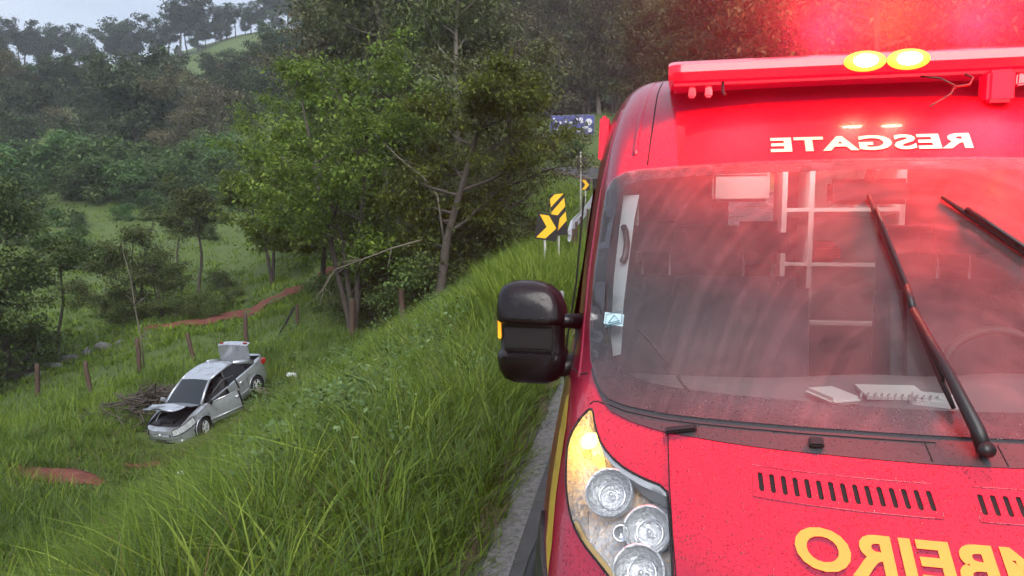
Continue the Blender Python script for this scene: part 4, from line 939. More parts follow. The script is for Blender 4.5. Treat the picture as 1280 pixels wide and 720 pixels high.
# shut lines of the rear door and fuel flap, sill shadow
for s_ in (-1, 1):
    def sidept(x, z):
        j = int(np.argmin(np.abs(ox-x)+(oy*s_ < .4)*9)); zt = float(ztop(x)); k = (z-.19)/(zt-.19)*(NL-1); k = min(max(k, 0), NL-1.001); a = CV[int(k)][j]; b = CV[int(k)+1][j]; p_ = a+(b-a)*(k-int(k)); return (p_[0], p_[1]+s_*.003, z)
    MB().tube([sidept(-.12, z) for z in np.linspace(.27, .92, 6)], .006, 5).build('shut_line', m_void, car)
    MB().tube([sidept(x, z) for x, z in ((-.98, .93), (-.95, .75), (-.90, .62), (-.84, .5), (-.82, .28))], .006, 5).build('shut_line', m_void, car)
    MB().tube([sidept(x, .27) for x in np.linspace(-.8, .95, 8)], .006, 5).build('shut_line', m_void, car)
    MB().tube([sidept(x, .80) for x in (-.70, -.58)], .016, 6).build('handle', m_chr, car, True)
    MB().tube([sidept(x, .42) for x in np.linspace(-.85, -.14, 6)], .014, 6).build('side_moulding', m_silver, car, True)
MB().tube([tuple(nose(y, .415, .008)) for y in np.linspace(-.66, .66, 14)], .006, 5).build('bumper_line', m_void, car)
# ================================================================ roadside signs, guard rail, billboard, fence
m_black = mat('sign_black', (.012, .012, .012), .4)
m_ysign = mat('sign_yellow', (.85, .48, .02), .4)
m_galv = mat('galvanised', (.72, .74, .78), .35, .3, noise=(5, (.58, .60, .64), .3))
m_wpost = mat('white_post', (.55, .54, .50), .6, noise=(12, (.35, .33, .30), .2))
m_wood = mat('weathered_post', (.045, .028, .020), .9, noise=(14, (.10, .058, .042), .25), bump=(40, .8, .02))
def chevron_sign(name, label, x, y, w_, h_, rz, zc, pattern, post_x=(0,), tilt=0, z0=None):
    """pattern: list of polygons in unit square"""
    zb = float(zter(x, y)) if z0 is None else z0
    e = empty(name, (x, y, zb), (0, 0, rz)); tag(e, label, 'sign')
    p_ = empty('panel', (0, 0, zc-zb), (0, tilt, 0), e)
    MB().box((0, 0, 0), (w_, .02, h_)).build('plate', m_black, p_, bevel=.003)
    for poly in pattern:
        V = [((a-.5)*w_, -.014, (b-.5)*h_) for a, b in poly]; MB().add(V, [tuple(range(len(V)))]).build('stripe', m_ysign, p_)
    for px_ in post_x: MB().tube([(px_, .035, -.3), (px_, .035, zc-zb+h_*.5)], .028, 8).build('post', m_wpost, e, True)
    return e
arrow = [[(.08, .06), (.50, .06), (.92, .5), (.50, .94), (.08, .94), (.48, .5)]]
stripes = [[(.0, .62), (.0, .86), (.55, 1.0), (1.0, 1.0)], [(.0, .30), (1.0, .74), (1.0, .95), (.0, .54)] if False else [(.0, .28), (1.0, .70), (1.0, .92), (.0, .52)], [(.0, .0), (.0, .16), (1.0, .52), (1.0, .30), (.28, .0)]]
stripes = [[(0, .74), (0, .98), (.06, 1), (1, 1), (1, .96)] and [(0, .70), (1, 1.0), (.35, 1.0), (0, .90)], [(0, .36), (1, .68), (1, .90), (0, .58)], [(0, .02), (1, .34), (1, .56), (0, .24)]]
chevron_sign('object_marker', 'tall black and yellow diagonal striped marker board behind the tilted chevron board', -3.47, 16.25, .34, .98, R(16), 1.55, stripes, (0,), R(-6))
chevron_sign('chevron_sign', 'tilted yellow chevron board on black, in front of the striped marker', -3.70, 15.95, .52, .62, R(14), 1.27, arrow, (-.05,), R(9))
chevron_sign('chevron_sign', 'small upright orange chevron board below the diamond sign', -5.40, 36.4, .46, .56, R(10), 2.60, arrow, (0,))
chevron_sign('chevron_sign', 'narrow dark edge-on board beside the small orange chevron', -5.02, 37.4, .30, .62, R(38), 2.62, [], (0,))
# diamond warning sign seen from behind
zb = float(zter(-4.98, 31.46)); e = empty('diamond_sign', (-4.98, 31.46, zb), (0, 0, R(8))); tag(e, 'dark back of a diamond warning sign on a pale post', 'sign')
MB().box((0, .03, 3.49-zb), (.62, .02, .62), Matrix.Rotation(R(45), 3, 'Y')).build('plate', mat('sign_back', (.035, .03, .035), .6), e)
MB().tube([(0, 0, -.3), (0, 0, 3.95-zb)], .035, 8).build('post', m_wpost, e, True)
# guard rail
g = empty('guard_rail', (-3.4, 17.5, float(zter(-3.4, 17.5)))); tag(g, 'galvanised steel guard rail running beside the road behind the chevron boards', 'guard rail')
P = np.array([(-3.36, 17.2), (-3.43, 18.2), (-3.6, 20.2), (-3.88, 24), (-4.40, 30.5), (-4.85, 37), (-5.0, 41)]); g0 = Vector((-3.4, 17.5, float(zter(-3.4, 17.5))))
pts = []
for t_ in np.linspace(0, len(P)-1, 40):
    x = np.interp(t_, range(len(P)), P[:, 0]); y = np.interp(t_, range(len(P)), P[:, 1]); zz = float(np.interp(y, [17.2, 18.2, 24, 30.5, 41], [1.0, 1.22, 1.42, 1.78, 2.75]))
    pts.append(Vector((x, y, zz))-g0)
sec = [(-.02, -.155), (.045, -.12), (.045, -.06), (-.02, -.02), (-.02, .02), (.045, .06), (.045, .12), (-.02, .155)]; V = []; F = []
for p_ in pts:
    for a, b in sec: V.append((p_.x-a, p_.y, p_.z+b))
for i in range(len(pts)-1):
    for k in range(7): F.append((i*8+k, i*8+k+1, (i+1)*8+k+1, (i+1)*8+k))
mesh_obj('rail', V, F, m_galv, g, False)
for i in range(3, 40, 6):
    p_ = pts[i]; MB().box((p_.x+.07, p_.y, p_.z-.45), (.06, .10, 1.0)).build('post', m_wood, g)
# billboard on the far slope
bx_, by_ = -16.7, 109.6; zb = float(zter(bx_, by_)); e = empty('billboard', (bx_, by_, zb), (0, 0, R(8))); tag(e, 'blue and white advertising billboard on posts beyond the far road', 'billboard')
bc = 12.7-zb
MB().box((0, .08, bc), (6.6, .12, 2.9)).build('frame', mat('billboard_frame', (.15, .15, .16), .6), e)
MB().box((0, -.01, bc), (6.4, .06, 2.7)).build('panel', mat('billboard_blue', (.06, .07, .28), .5), e)
brn = random.Random(5); m_bw = mat('billboard_white', (.62, .62, .70), .6)
for x0, x1, z0, z1 in ((-3.0, -1.6, -.9, -.55), (-1.3, .2, -.85, -.55), (-2.7, -2.2, .25, .75), (-2.0, -1.5, .15, .6), (-1.2, -.8, .3, .85), (-.6, .3, .15, .5), (1.0, 1.7, .2, 1.1), (1.9, 2.9, -.2, 1.0), (1.3, 2.5, -.6, -.2), (2.2, 3.0, -1.1, -.5), (.6, 1.4, -1.1, -.8), (-2.9, -2.5, .8, 1.1), (.5, .9, .6, 1.0)):
    q = []; cx_, cz_ = (x0+x1)/2, (z0+z1)/2
    for k in range(9):
        a = 2*math.pi*k/9; q.append((cx_+(x1-x0)/2*math.cos(a)*(.75+.4*brn.random()), -.055, bc+cz_+(z1-z0)/2*math.sin(a)*(.75+.4*brn.random())))
    MB().add(q, [tuple(range(9))[::-1]]).build('print', m_bw, e)
for x in (-2.6, 0, 2.6): MB().tube([(x, .2, -.5), (x, .2, bc+1.2)], .10, 8).build('post', m_wood, e)
# fence posts
def fpost(x, y, h, lean, az, r, label):
    r *= .78
    z = float(zter(x, y)); e = empty('fence_post', (x, y, z)); prn = random.Random(int(x*100)); d = Vector((math.cos(az)*math.sin(lean), math.sin(az)*math.sin(lean), math.cos(lean)))
    pts = [d*(h*k/6-.3*(k == 0))+Vector((prn.uniform(-.015, .015), prn.uniform(-.015, .015), 0)) for k in range(7)]
    q = MB(); q.tube(pts, [r*1.1, r*1.05, r, r*1.02, r*.97, r*.95, r*.82], 9); q.build('post', m_wood, e, True)
    tag(e, label, 'post', 'old wooden posts of the field fence'); return e
PL = 'weathered wooden fence post standing in the grass of the field'
fpost(-26.63, 23.63, 1.35, .06, 0, .12, PL+' by the dark bushy tree')
fpost(-24.6, 24.24, 1.35, .14, 3.0, .12, 'leaning wooden fence post left of the brush pile')
fpost(-23.19, 25.49, 1.45, .05, 2.5, .12, 'wooden fence post beneath the thin dead sapling')
fpost(-21.49, 26.84, 1.3, .20, 3.3, .12, 'leaning wooden fence post just behind the silver car roof')
fpost(-20.24, 28.93, 1.55, .02, 0, .13, 'upright reddish fence post behind the open trunk lid')
fpost(-18.3, 30.2, 1.1, .04, 0, .11, 'short fence post with a broken rail leaning on it')
fpost(-14.74, 28.58, 1.75, .03, 1, .15, 'thick brown fence post under the spreading tree')
fpost(-11.55, 26.68, 1.75, .08, 2.6, .15, 'thick brown fence post at the foot of the grassy bank')
q = MB().tube([(-18.95, 29.6, float(zter(-18.95, 29.6))-.1), (-18.35, 30.1, float(zter(-18.3, 30.2))+1.0)], [.06, .05], 7).build('broken_rail', m_void, None, True); tag(q, 'dark broken fence rail propped against a short post', 'rail')
# ================================================================ vegetation
def pol(b, r): return CAM[0]-r*math.sin(R(b)), CAM[1]+r*math.cos(R(b))
m_bark = mat('bark_dark', (.040, .032, .026), .9, noise=(9, (.085, .07, .055), .25), bump=(25, .8, .03))
m_barkp = mat('bark_pale', (.16, .14, .115), .85, noise=(5, (.28, .25, .21), .25), bump=(20, .5, .02))
m_bark2 = mat('bark_mid', (.085, .075, .055), .85, noise=(7, (.17, .15, .11), .25), bump=(20, .5, .02))
m_leafA = leaf_mat('leaf_fresh', (.050, .078, .014), (.115, .170, .026), (.24, .30, .05), .38)
m_leafB = leaf_mat('leaf_dull', (.058, .074, .030), (.108, .130, .050), (.18, .20, .082), .22, .6)
m_leafC = leaf_mat('leaf_dark', (.036, .060, .017), (.075, .112, .029), (.145, .185, .054), .20, .5)
m_leafD = leaf_mat('leaf_far', (.038, .058, .028), (.072, .102, .048), (.12, .16, .075), .15, .7)
m_leafE = leaf_mat('leaf_shrub', (.045, .085, .028), (.090, .160, .048), (.16, .25, .085), .30, .5)
m_leafF = leaf_mat('leaf_brown', (.07, .062, .038), (.125, .112, .064), (.19, .175, .10), .2, .7)
def leaves_mesh(C, L, Wd, droop, seed, tone0, name, m, spread_up=.2):
    """C (n,3) leaf bases, L lengths"""
    g = np.random.default_rng(seed); n = len(C); d = g.normal(0, 1, (n, 3)); d[:, 2] = d[:, 2]*.55-droop+spread_up*.0; d /= np.linalg.norm(d, axis=1)[:, None]
    u = g.normal(0, .55, (n, 3)); u[:, 2] += 1; s = np.cross(d, u); s /= np.linalg.norm(s, axis=1)[:, None]+1e-9
    ll = (L*g.uniform(.6, 1.25, n))[:, None]; ww = Wd*ll*g.uniform(.7, 1.2, (n, 1)); nn = np.cross(s, d)
    a = C; b = C+d*ll*.45+s*ww+nn*ww*.25; c = C+d*ll-np.array([0, 0, 1])*ll*.12; e = C+d*ll*.45-s*ww+nn*ww*.25
    V = np.stack([a, b, c, e], 1).reshape(-1, 3); F = np.arange(4*n).reshape(n, 4)
    tone = np.clip(tone0+g.normal(0, .17, n), 0, 1)
    me_o = np_mesh(name, V, F, 4, m, col=np.repeat(tone, 4)); return me_o
def skeleton(seed, H, r0, base, spread, nl, up, lean=(0, 0), fork=None, wob=.06, sub=4, twigs=3, crownshape='round'):
    """returns branch tubes (list of (pts, radii)) and twig ends"""
    g = random.Random(seed); tubes = []; ends = []
    def path(p, d, L, r, n, curl, upw):
        pts = [p]; rad = [r]; d = d.normalized()
        for k in range(n):
            d = (d+Vector((g.gauss(0, curl), g.gauss(0, curl), g.gauss(0, curl*.7)+upw))).normalized(); p = p+d*(L/n); pts.append(p); rad.append(max(r*(1-(k+1)/n*.85), .006))
        return pts, rad, d
    def trunk(p, d, h, r, nlm, frac0):
        pts, rad, _ = path(p, d, h, r, 9, wob, .05)
        rad = [r*(1-.72*k/9) for k in range(10)]; rad[0] *= 1.25; tubes.append((pts, rad))
        for i in range(nlm):
            f = frac0+(1-frac0)*(i+g.random()*.8)/nlm; f = min(f, .99); k = int(f*9); q = pts[k].lerp(pts[min(k+1, 9)], f*9-k)
            az = g.uniform(0, 2*math.pi)+i*2.4; hh = (f-frac0)/(1-frac0+1e-6)
            if crownshape == 'round': wid = math.sin(math.pi*min(.97, .22+.70*hh))
            elif crownshape == 'umbrella': wid = .35+.75*hh
            elif crownshape == 'column': wid = .75+.25*math.sin(math.pi*hh)
            else: wid = 1-.65*hh
            L = spread*wid*g.uniform(.75, 1.2); dirv = Vector((math.cos(az), math.sin(az), up*(.4+hh)+g.uniform(-.15, .25)))
            bp, br, bd = path(q, dirv, L, rad[k]*.55, 6, .16, .03 if up > 0 else -.02); tubes.append((bp, br))
            for s in range(sub):
                kk = g.randint(2, 6); ang = g.uniform(0, 2*math.pi); dv = (bp[min(kk, 5)+1]-bp[min(kk, 5)]).normalized() if kk < 6 else bd
                sd_ = (dv*.7+Vector((math.cos(ang), math.sin(ang), g.uniform(-.3, .55)))).normalized(); sp, sr, se = path(bp[kk], sd_, L*g.uniform(.30, .55), max(br[kk]*.6, .012), 4, .22, .04); tubes.append((sp, sr))
                for t_ in range(twigs):
                    j = g.randint(1, 4); ends.append(sp[j]+Vector((g.gauss(0, .12), g.gauss(0, .12), g.gauss(0, .10)))*L*.35)
                ends.append(sp[-1])
            ends.append(bp[-1]); ends.append(bp[4])
    d0 = Vector((lean[0], lean[1], 1))
    if fork:
        for (fx, fy, fh) in fork: trunk(Vector((0, 0, -.3)), Vector((fx, fy, 1)), H*fh, r0*.8, max(2, nl//len(fork)), base)
    else: trunk(Vector((0, 0, -.3)), d0, H, r0, nl, base)
    return tubes, ends
def make_tree(name, seed, H, r0, base, spread, nl, up, nleaf, L, Wd, droop, clus, m_leaf, m_b, tone=.5, sides=6, **kw):
    tubes, ends = skeleton(seed, H, r0, base, spread, nl, up, **kw); e = empty(name)
    q = MB()
    for pts, rad in tubes:
        if rad[0] < .010 and sides < 6: continue
        q.tube(pts, rad, sides if rad[0] > .03 else 4, False)
    q.build('trunk', m_b, e, True)
    g = np.random.default_rng(seed+5); E = np.array([tuple(v) for v in ends]); ct = g.uniform(-.16, .16, len(E)); w_ = g.uniform(.4, 1.6, len(E)); w_ /= w_.sum()
    k = g.choice(len(E), nleaf, p=w_); off = g.normal(0, 1, (nleaf, 3))*np.array([clus, clus, clus*.55])*g.uniform(.3, 1.1, (nleaf, 1))
    C = E[k]+off; C[:, 2] = np.maximum(C[:, 2], .08)
    o = leaves_mesh(C, L, Wd, droop, seed+9, tone+ct[k], 'crown', m_leaf); o.parent = e
    return e
PROTO = {}
def proto(key, *a, **k):
    e = make_tree(*a, **k); PROTO[key] = [e, False]
def put(key, label, group, x, y, scale=1., rz=None, sz=None, name=None, cat='tree', dz=0, tilt=0):
    e, used = PROTO[key]; o = e if not used else copy_tree(e); PROTO[key][1] = True
    o.location = (x, y, float(zter(x, y))-.05+dz); o.rotation_euler = (tilt, 0, rnd.uniform(0, 6.28) if rz is None else rz)
    o.scale = (scale, scale, scale*(sz or 1)); o['label'] = label; o['category'] = cat
    if group: o['group'] = group
    elif 'group' in o: del o['group']
    return o
S_ = dict
# --- prototypes
proto('front1', 'broadleaf_tree', 21, 11.5, .20, .28, 5.6, 15, .35, 26000, .21, .27, .35, .42, m_leafA, m_bark, .52, sub=6, twigs=4, fork=[(-.22, .05, .95), (.10, -.08, .85), (-.05, .2, .7)])
proto('front2', 'broadleaf_tree', 33, 9.2, .22, .30, 3.6, 15, .30, 22000, .19, .26, .5, .36, m_leafA, m_bark, .42, sub=6, twigs=4)
proto('front3', 'broadleaf_tree', 45, 8.0, .16, .34, 3.2, 13, .35, 12000, .26, .26, .4, .36, m_leafA, m_bark, .45, sub=5, twigs=4, fork=[(.12, 0, 1), (-.15, .1, .85)])
proto('bushy', 'bushy_tree', 57, 8.2, .20, .06, 3.0, 22, .15, 16000, .17, .27, .55, .55, m_leafB, m_bark, .5, sub=6, twigs=4, crownshape='column')
proto('dark', 'bushy_tree', 61, 11.0, .26, .02, 3.6, 30, .10, 20000, .24, .28, .5, .65, m_leafC, m_bark, .45, sub=6, twigs=4, crownshape='column')
proto('dark2', 'bushy_tree', 64, 7.6, .14, .05, 2.7, 20, .2, 13000, .20, .27, .45, .5, m_leafC, m_bark, .55, sub=5, twigs=4, crownshape='round', fork=[(.15, 0, 1), (-.12, .1, .9), (.02, -.2, .8)])
proto('slim', 'slender_tree', 72, 7.6, .13, .60, 2.3, 9, .4, 5200, .22, .27, .4, .40, m_leafC, m_bark, .5, sub=5, twigs=3, wob=.10)
proto('euc1', 'tall_tree', 81, 23, .32, .22, 5.0, 22, .45, 12000, .42, .20, .6, .85, m_leafB, m_barkp, .5, sub=5, twigs=4)
proto('euc2', 'tall_tree', 83, 20, .28, .14, 4.8, 22, .30, 12000, .40, .22, .5, .9, m_leafB, m_bark, .42, sub=5, twigs=4, lean=(.06, .05))
proto('euc3', 'tall_tree', 85, 17, .25, .08, 4.6, 24, .2, 12000, .40, .24, .6, .9, m_leafF, m_bark, .45, sub=5, twigs=4, crownshape='column')
proto('mid1', 'round_tree', 91, 14, .25, .18, 5.2, 22, .3, 9000, .62, .28, .35, 1.0, m_leafD, m_bark, .5, sub=5, twigs=4)
proto('mid2', 'round_tree', 93, 17, .28, .12, 4.6, 24, .25, 9500, .62, .28, .4, 1.0, m_leafD, m_bark, .38, sub=5, twigs=4, crownshape='column')
proto('thin', 'bare_tree', 95, 14, .22, .25, 5.5, 26, .5, 2600, .5, .25, .3, .9, m_leafF, m_bark, .5, sub=7, twigs=3)
proto('umb', 'umbrella_tree', 97, 19, .45, .55, 7.5, 16, .25, 5200, .95, .34, .15, 1.0, m_leafD, m_bark, .25, sub=6, twigs=3, crownshape='umbrella')
proto('umb2', 'umbrella_tree', 99, 17, .42, .45, 7.0, 16, .2, 6000, .95, .34, .2, 1.1, m_leafD, m_bark, .30, sub=6, twigs=3, crownshape='umbrella')
proto('shrub', 'leafy_shrub', 103, 4.6, .07, .0, 2.4, 18, .5, 6000, .42, .20, .05, .60, m_leafE, m_bark, .5, sub=4, twigs=3, fork=[(.3, 0, 1), (-.3, .1, .9), (.05, .35, .9), (0, -.35, .95)])
proto('shrub2', 'leafy_shrub', 105, 3.4, .05, .0, 2.0, 14, .4, 4500, .30, .24, .2, .5, m_leafE, m_bark, .35, sub=4, twigs=3, fork=[(.35, 0, 1), (-.3, .2, .9), (.0, -.3, .8)])
proto('under', 'undergrowth_bush', 107, 2.4, .04, .0, 1.5, 12, .3, 5200, .15, .27, .3, .38, m_leafC, m_bark, .62, sub=5, twigs=3, fork=[(.4, 0, 1), (-.35, .15, .9), (.0, -.35, .9), (0, .4, .8)])
# --- the trees round the field, each with its own words
x, y = pol(25.2, 33.5); put('front1', 'broad tree with several leaning stems and fresh green layered leaves by the fence', None, x, y, 1.0, 0.6)
x, y = pol(18.6, 29.5); put('front2', 'fresh green tree with a thick bark-stripped trunk at the foot of the bank', None, x, y, 1.0, 2.2)
x, y = pol(31.0, 55); put('front3', 'forked green tree standing alone on the bright pasture', None, x, y, 1.08, 1.0)
x, y = pol(13.9, 33); put('bushy', 'bushy olive tree leaning over the top of the grassy bank', None, x, y, 1.0, .4)
x, y = pol(14.4, 41); put('bushy', 'smaller olive bushy tree beside the guard rail and signs', None, x, y, .75, 2.4)
x, y = pol(22.5, 40); put('front2', 'green tree filling the gap behind the two trees by the fence', None, x, y, 1.15, 4.2)
x, y = pol(27.4, 43); put('front3', 'leafy tree with low branches at the end of the red track', None, x, y, 1.1, 5.0)
x, y = pol(28.6, 62); put('front1', 'tall spreading tree with fresh leaves behind the pasture trees', None, x, y, 1.0, 3.3)
x, y = pol(47.6, 44); put('dark', 'dense dark bushy tree leafy to the ground above the ditch', None, x, y, .86, 0)
x, y = pol(53.5, 40); put('dark', 'second dense dark tree half outside the view beside the ditch', None, x, y, .95, 2.5)
x, y = pol(44.9, 50); put('slim', 'crooked bare-stemmed tree next to the dense dark tree', None, x, y, .9, 1.9)
x, y = pol(40.0, 53); put('dark2', 'dark multi-stemmed bushy tree in the middle of the pasture', None, x, y, .88, .3)
x, y = pol(38.6, 52); put('dark2', 'lower dark bush joined to the multi-stemmed tree in the pasture', None, x, y, .62, 2.9)
x, y = pol(36.1, 60); put('slim', 'slender tree with dark flat crown on the pasture slope', 'pair of slender pasture trees', x, y, 1.08, 1.2)
x, y = pol(37.1, 63); put('slim', 'thinner slender tree leaning towards its neighbour on the pasture slope', 'pair of slender pasture trees', x, y, 1.0, 3.9)
for b, r, s in ((17.2, 31, 1.1), (19.8, 31.5, 1.2), (21.4, 32.5, .9), (15.6, 31, 1.25), (23.6, 35, 1.1), (17.9, 35, 1.4), (26.8, 38, .8), (20.6, 37, 1.5), (15.0, 36, 1.5), (24.9, 46, 1.2)):
    x, y = pol(b, r); put('under', 'dark leafy undergrowth bush beneath the trees along the fence', 'undergrowth bushes beneath the trees', x, y, s, cat='bush')
for b, r, s in ((36.0, 50, .55), (37.2, 50.5, .5), (35.2, 49, .4), (41.8, 58, .5), (34.6, 62, .5), (43.5, 62, .6), (33.9, 52, .45), (38.8, 66, .6), (42.5, 75, .8)):
    x, y = pol(b, r); put('under', 'small low bush dotted on the open pasture', 'small bushes dotted over the pasture', x, y, s*1.4, cat='bush')
# the wood behind the near trees
GW = 'trees of the wood behind the fence'
lab = {'euc1': 'tall pale-trunked olive tree', 'euc2': 'tall dark-trunked dull green tree', 'euc3': 'brownish dry-leaved tree leafy from low down'}
wr_ = random.Random(41)
for i in range(52):
    b = 27.5-34*(i+wr_.random())/52; r = wr_.choice([58, 66, 76, 88, 100])*wr_.uniform(.93, 1.07)
    if b > 23: r = max(r, 72)
    x, y = pol(b, r); s = float(sdist(x, y))
    if -10 < s < 2.5: r = 84; x, y = pol(b, r)
    if 2.5 < b < 14 and r < 125: r = 132; x, y = pol(b, r)       # keep the billboard clearing open
    k = wr_.choice(['euc1', 'euc2', 'euc3', 'euc2', 'euc3']); put(k, lab[k]+(' behind the fence trees' if b > 17 else ' between the fence trees and the billboard' if b > 8 else ' on the slope beyond the billboard'), GW, x, y, wr_.uniform(.8, 1.15)*(1.0 if r < 100 else 1.25))
for i in range(26):
    b = -6.5-19*(i+wr_.random())/26; r = wr_.uniform(48, 80); x, y = pol(b, r)
    if -10.5 < float(sdist(x, y)) < 3: continue
    k = wr_.choice(['euc1', 'euc2', 'euc3']); put(k, lab[k]+' rising behind the ambulance roof', GW, x, y, wr_.uniform(.8, 1.2))
x, y = pol(16.9, 47); put('euc1', 'tall tree with a pale crooked bare trunk rising above the leafy trees', None, x, y, .85, 2.0)
# mid-distance woods on the left
GM = 'trees of the belt below the hill'
for i in range(58):
    b = 51-25*(i+wr_.random())/58; r = wr_.uniform(140, 190)
    k = wr_.choice(['mid1', 'mid2', 'mid1', 'thin', 'mid2']); x, y = pol(b, r)
    put(k, {'mid1': 'round grey-green tree in the belt of trees below the hill', 'mid2': 'tall dark tree in the belt of trees below the hill', 'thin': 'half-bare twiggy tree in the belt of trees below the hill'}[k], GM, x, y, wr_.uniform(.45, .82))
x, y = pol(39.6, 135); put('mid2', 'tallest dark columnar tree standing out of the tree belt', None, x, y, 1.1, .5)
x, y = pol(34.0, 132); put('thin', 'large half-bare spreading tree standing out of the tree belt', None, x, y, 1.05, 1.5)
x, y = pol(37.0, 128); put('euc3', 'drooping tan-leaved tree with layered boughs beside the dark columnar tree', None, x, y, .95, 1.5)
GH = 'trees scattered over the hillside'
for i in range(26):
    b = 52-28*wr_.random(); r = wr_.uniform(195, 275); x, y = pol(b, r)
    if 29.5 < b < 36.5 and r > 200: continue
    k = wr_.choice(['mid1', 'mid2']); put(k, 'hazy grey-green tree on the hillside', GH, x, y, wr_.uniform(.26, .42))
for i in range(60):
    b = 27-36*wr_.random(); r = wr_.uniform(130, 260); x, y = pol(b, r); k = wr_.choice(['mid1', 'mid2', 'euc2'])
    put(k, 'tree of the wooded slope rising behind the wood', 'trees of the wooded slope', x, y, wr_.uniform(.9, 1.35))
GU = 'umbrella-crowned trees along the ridge'
for i in range(34):
    b = 51-23*(i+wr_.random()*.9)/34; r = wr_.uniform(322, 345); x, y = pol(b, r); k = wr_.choice(['umb', 'umb2'])
    sc_ = wr_.uniform(.52, .82)*(1.35 if 35 < b < 41 else 1); put(k, 'umbrella-crowned tree on the skyline ridge', GU, x, y, sc_)
for i in range(24):
    b = 51-23*(i+wr_.random())/24; x, y = pol(b, wr_.uniform(318, 338)); put('mid1', 'low round tree filling the skyline ridge beneath the umbrella trees', 'low trees along the ridge', x, y, wr_.uniform(.32, .62))
GB = 'shrubs along the foot of the tree belt'
for i in range(75):
    b = 51-22*(i+wr_.random())/75; r = wr_.uniform(106, 136); x, y = pol(b, r); k = wr_.choice(['shrub', 'shrub', 'shrub2'])
    put(k, {'shrub': 'bright green feathery shrub in the thicket beyond the pasture', 'shrub2': 'darker low shrub in the thicket beyond the pasture'}[k], GB, x, y, wr_.uniform(.9, 1.7), cat='shrub')
for i in range(20):
    b = 49-19*wr_.random(); r = wr_.uniform(84, 106); x, y = pol(b, r)
    put('shrub2', 'low grey-green scrub bush at the top of the pasture', 'scrub bushes at the top of the pasture', x, y, wr_.uniform(.4, .85), cat='shrub')
for i in range(16):
    b = 15-9*wr_.random(); r = wr_.uniform(70, 104); x, y = pol(b, r)
    if -10.5 < float(sdist(x, y)) < 2.5: continue
    put('shrub2', 'low scrub bush on the slope under the billboard', 'scrub under the billboard', x, y, wr_.uniform(.4, .8), cat='shrub')
# bare limbs: broken pale branch and dead sapling
def limb(name, label, cat, pts, rad, twigs, seed, m=m_barkp):
    q = MB(); q.tube(pts, rad, 7); g = random.Random(seed); P = [Vector(p_) for p_ in pts]
    for k in range(twigs):
        i = g.randint(1, len(P)-2); a = P[i]; d = (P[i+1]-P[i]).normalized(); e_ = a+(d*.5+Vector((g.gauss(0, .5), g.gauss(0, .5), g.gauss(-.1, .5)))).normalized()*g.uniform(.4, 1.1)
        q.tube([a, a.lerp(e_, .5)+Vector((0, 0, g.gauss(0, .05))), e_], [rad[i]*.55, rad[i]*.4, .008], 5)
    return tag(q.build(name, m, None, True), label, cat)
def P3(b, r, z): x, y = pol(b, r); return (x, y, z)
limb('dead_branch', 'long pale broken limb sagging from the tree over the red track', 'branch', [P3(19.9, 29.5, .35), P3(22.2, 30.0, .0), P3(24.4, 30.4, -.45), P3(26.4, 30.8, -.85), P3(27.3, 31, -1.6), P3(27.6, 31, -2.3)], [.030, .034, .032, .030, .024, .012], 12, 3, m_bark2)
limb('dead_branch', 'pale diagonal bare limb crossing the fresh green crown', 'branch', [P3(23.2, 31, 4.6), P3(21.4, 30.5, 3.6), P3(19.6, 30, 2.8), P3(18.6, 29.6, 2.1), P3(18.2, 29.4, .4)], [.018, .028, .034, .04, .05], 10, 5, m_bark2)
x, y = -23.3, 25.9; z = float(zter(x, y)); limb('dead_sapling', 'thin dead leafless sapling beside a fence post', 'sapling', [(x, y, z-.2), (x-.1, y+.05, z+1.4), (x-.35, y+.1, z+2.8), (x-.45, y+.1, z+4.0), (x-.85, y+.2, z+5.2)], [.035, .032, .028, .02, .010], 10, 9, m_bark2)
# brush pile by the car
g = random.Random(77); bp_ = MB(); cx_, cy_ = -17.9, 19.6; zc_ = float(zter(cx_, cy_))
for k in range(420):
    a = g.uniform(0, 6.28); rr_ = min(abs(g.gauss(0, 1.0)), 1.8); x = cx_+rr_*math.cos(a)*1.15; y = cy_+rr_*math.sin(a); z = float(zter(x, y))+max(0, 1.05-rr_*.45)*g.random()
    d = Vector((g.gauss(0, 1), g.gauss(0, 1), g.gauss(.15, .35))).normalized(); L = g.uniform(.5, 1.5); r_ = g.uniform(.008, .03); c = Vector((x, y, z))
    bp_.tube([c-d*L*.5, c+Vector((g.gauss(0, .06), g.gauss(0, .06), g.gauss(0, .06))), c+d*L*.5], [r_, r_*.9, r_*.4], 4, False)
tag(bp_.build('brush_pile', m_bark), 'heap of uprooted roots and dead branches beside the crashed car', 'brush pile')
dbr = MB(); g = random.Random(79)
for k in range(90):
    x = -13.1+g.gauss(0, .9); y = 20.6+g.gauss(0, 1.5); z = float(zter(x, y))+.05; d = Vector((g.gauss(0, 1), g.gauss(0, 1), g.gauss(0, .25))).normalized(); L = g.uniform(.3, .9); c = Vector((x, y, z+.1))
    dbr.tube([c-d*L*.5, c, c+d*L*.5], [.012, .012, .005], 4, False)
tag(dbr.build('twig_litter', m_barkp), kind='stuff')
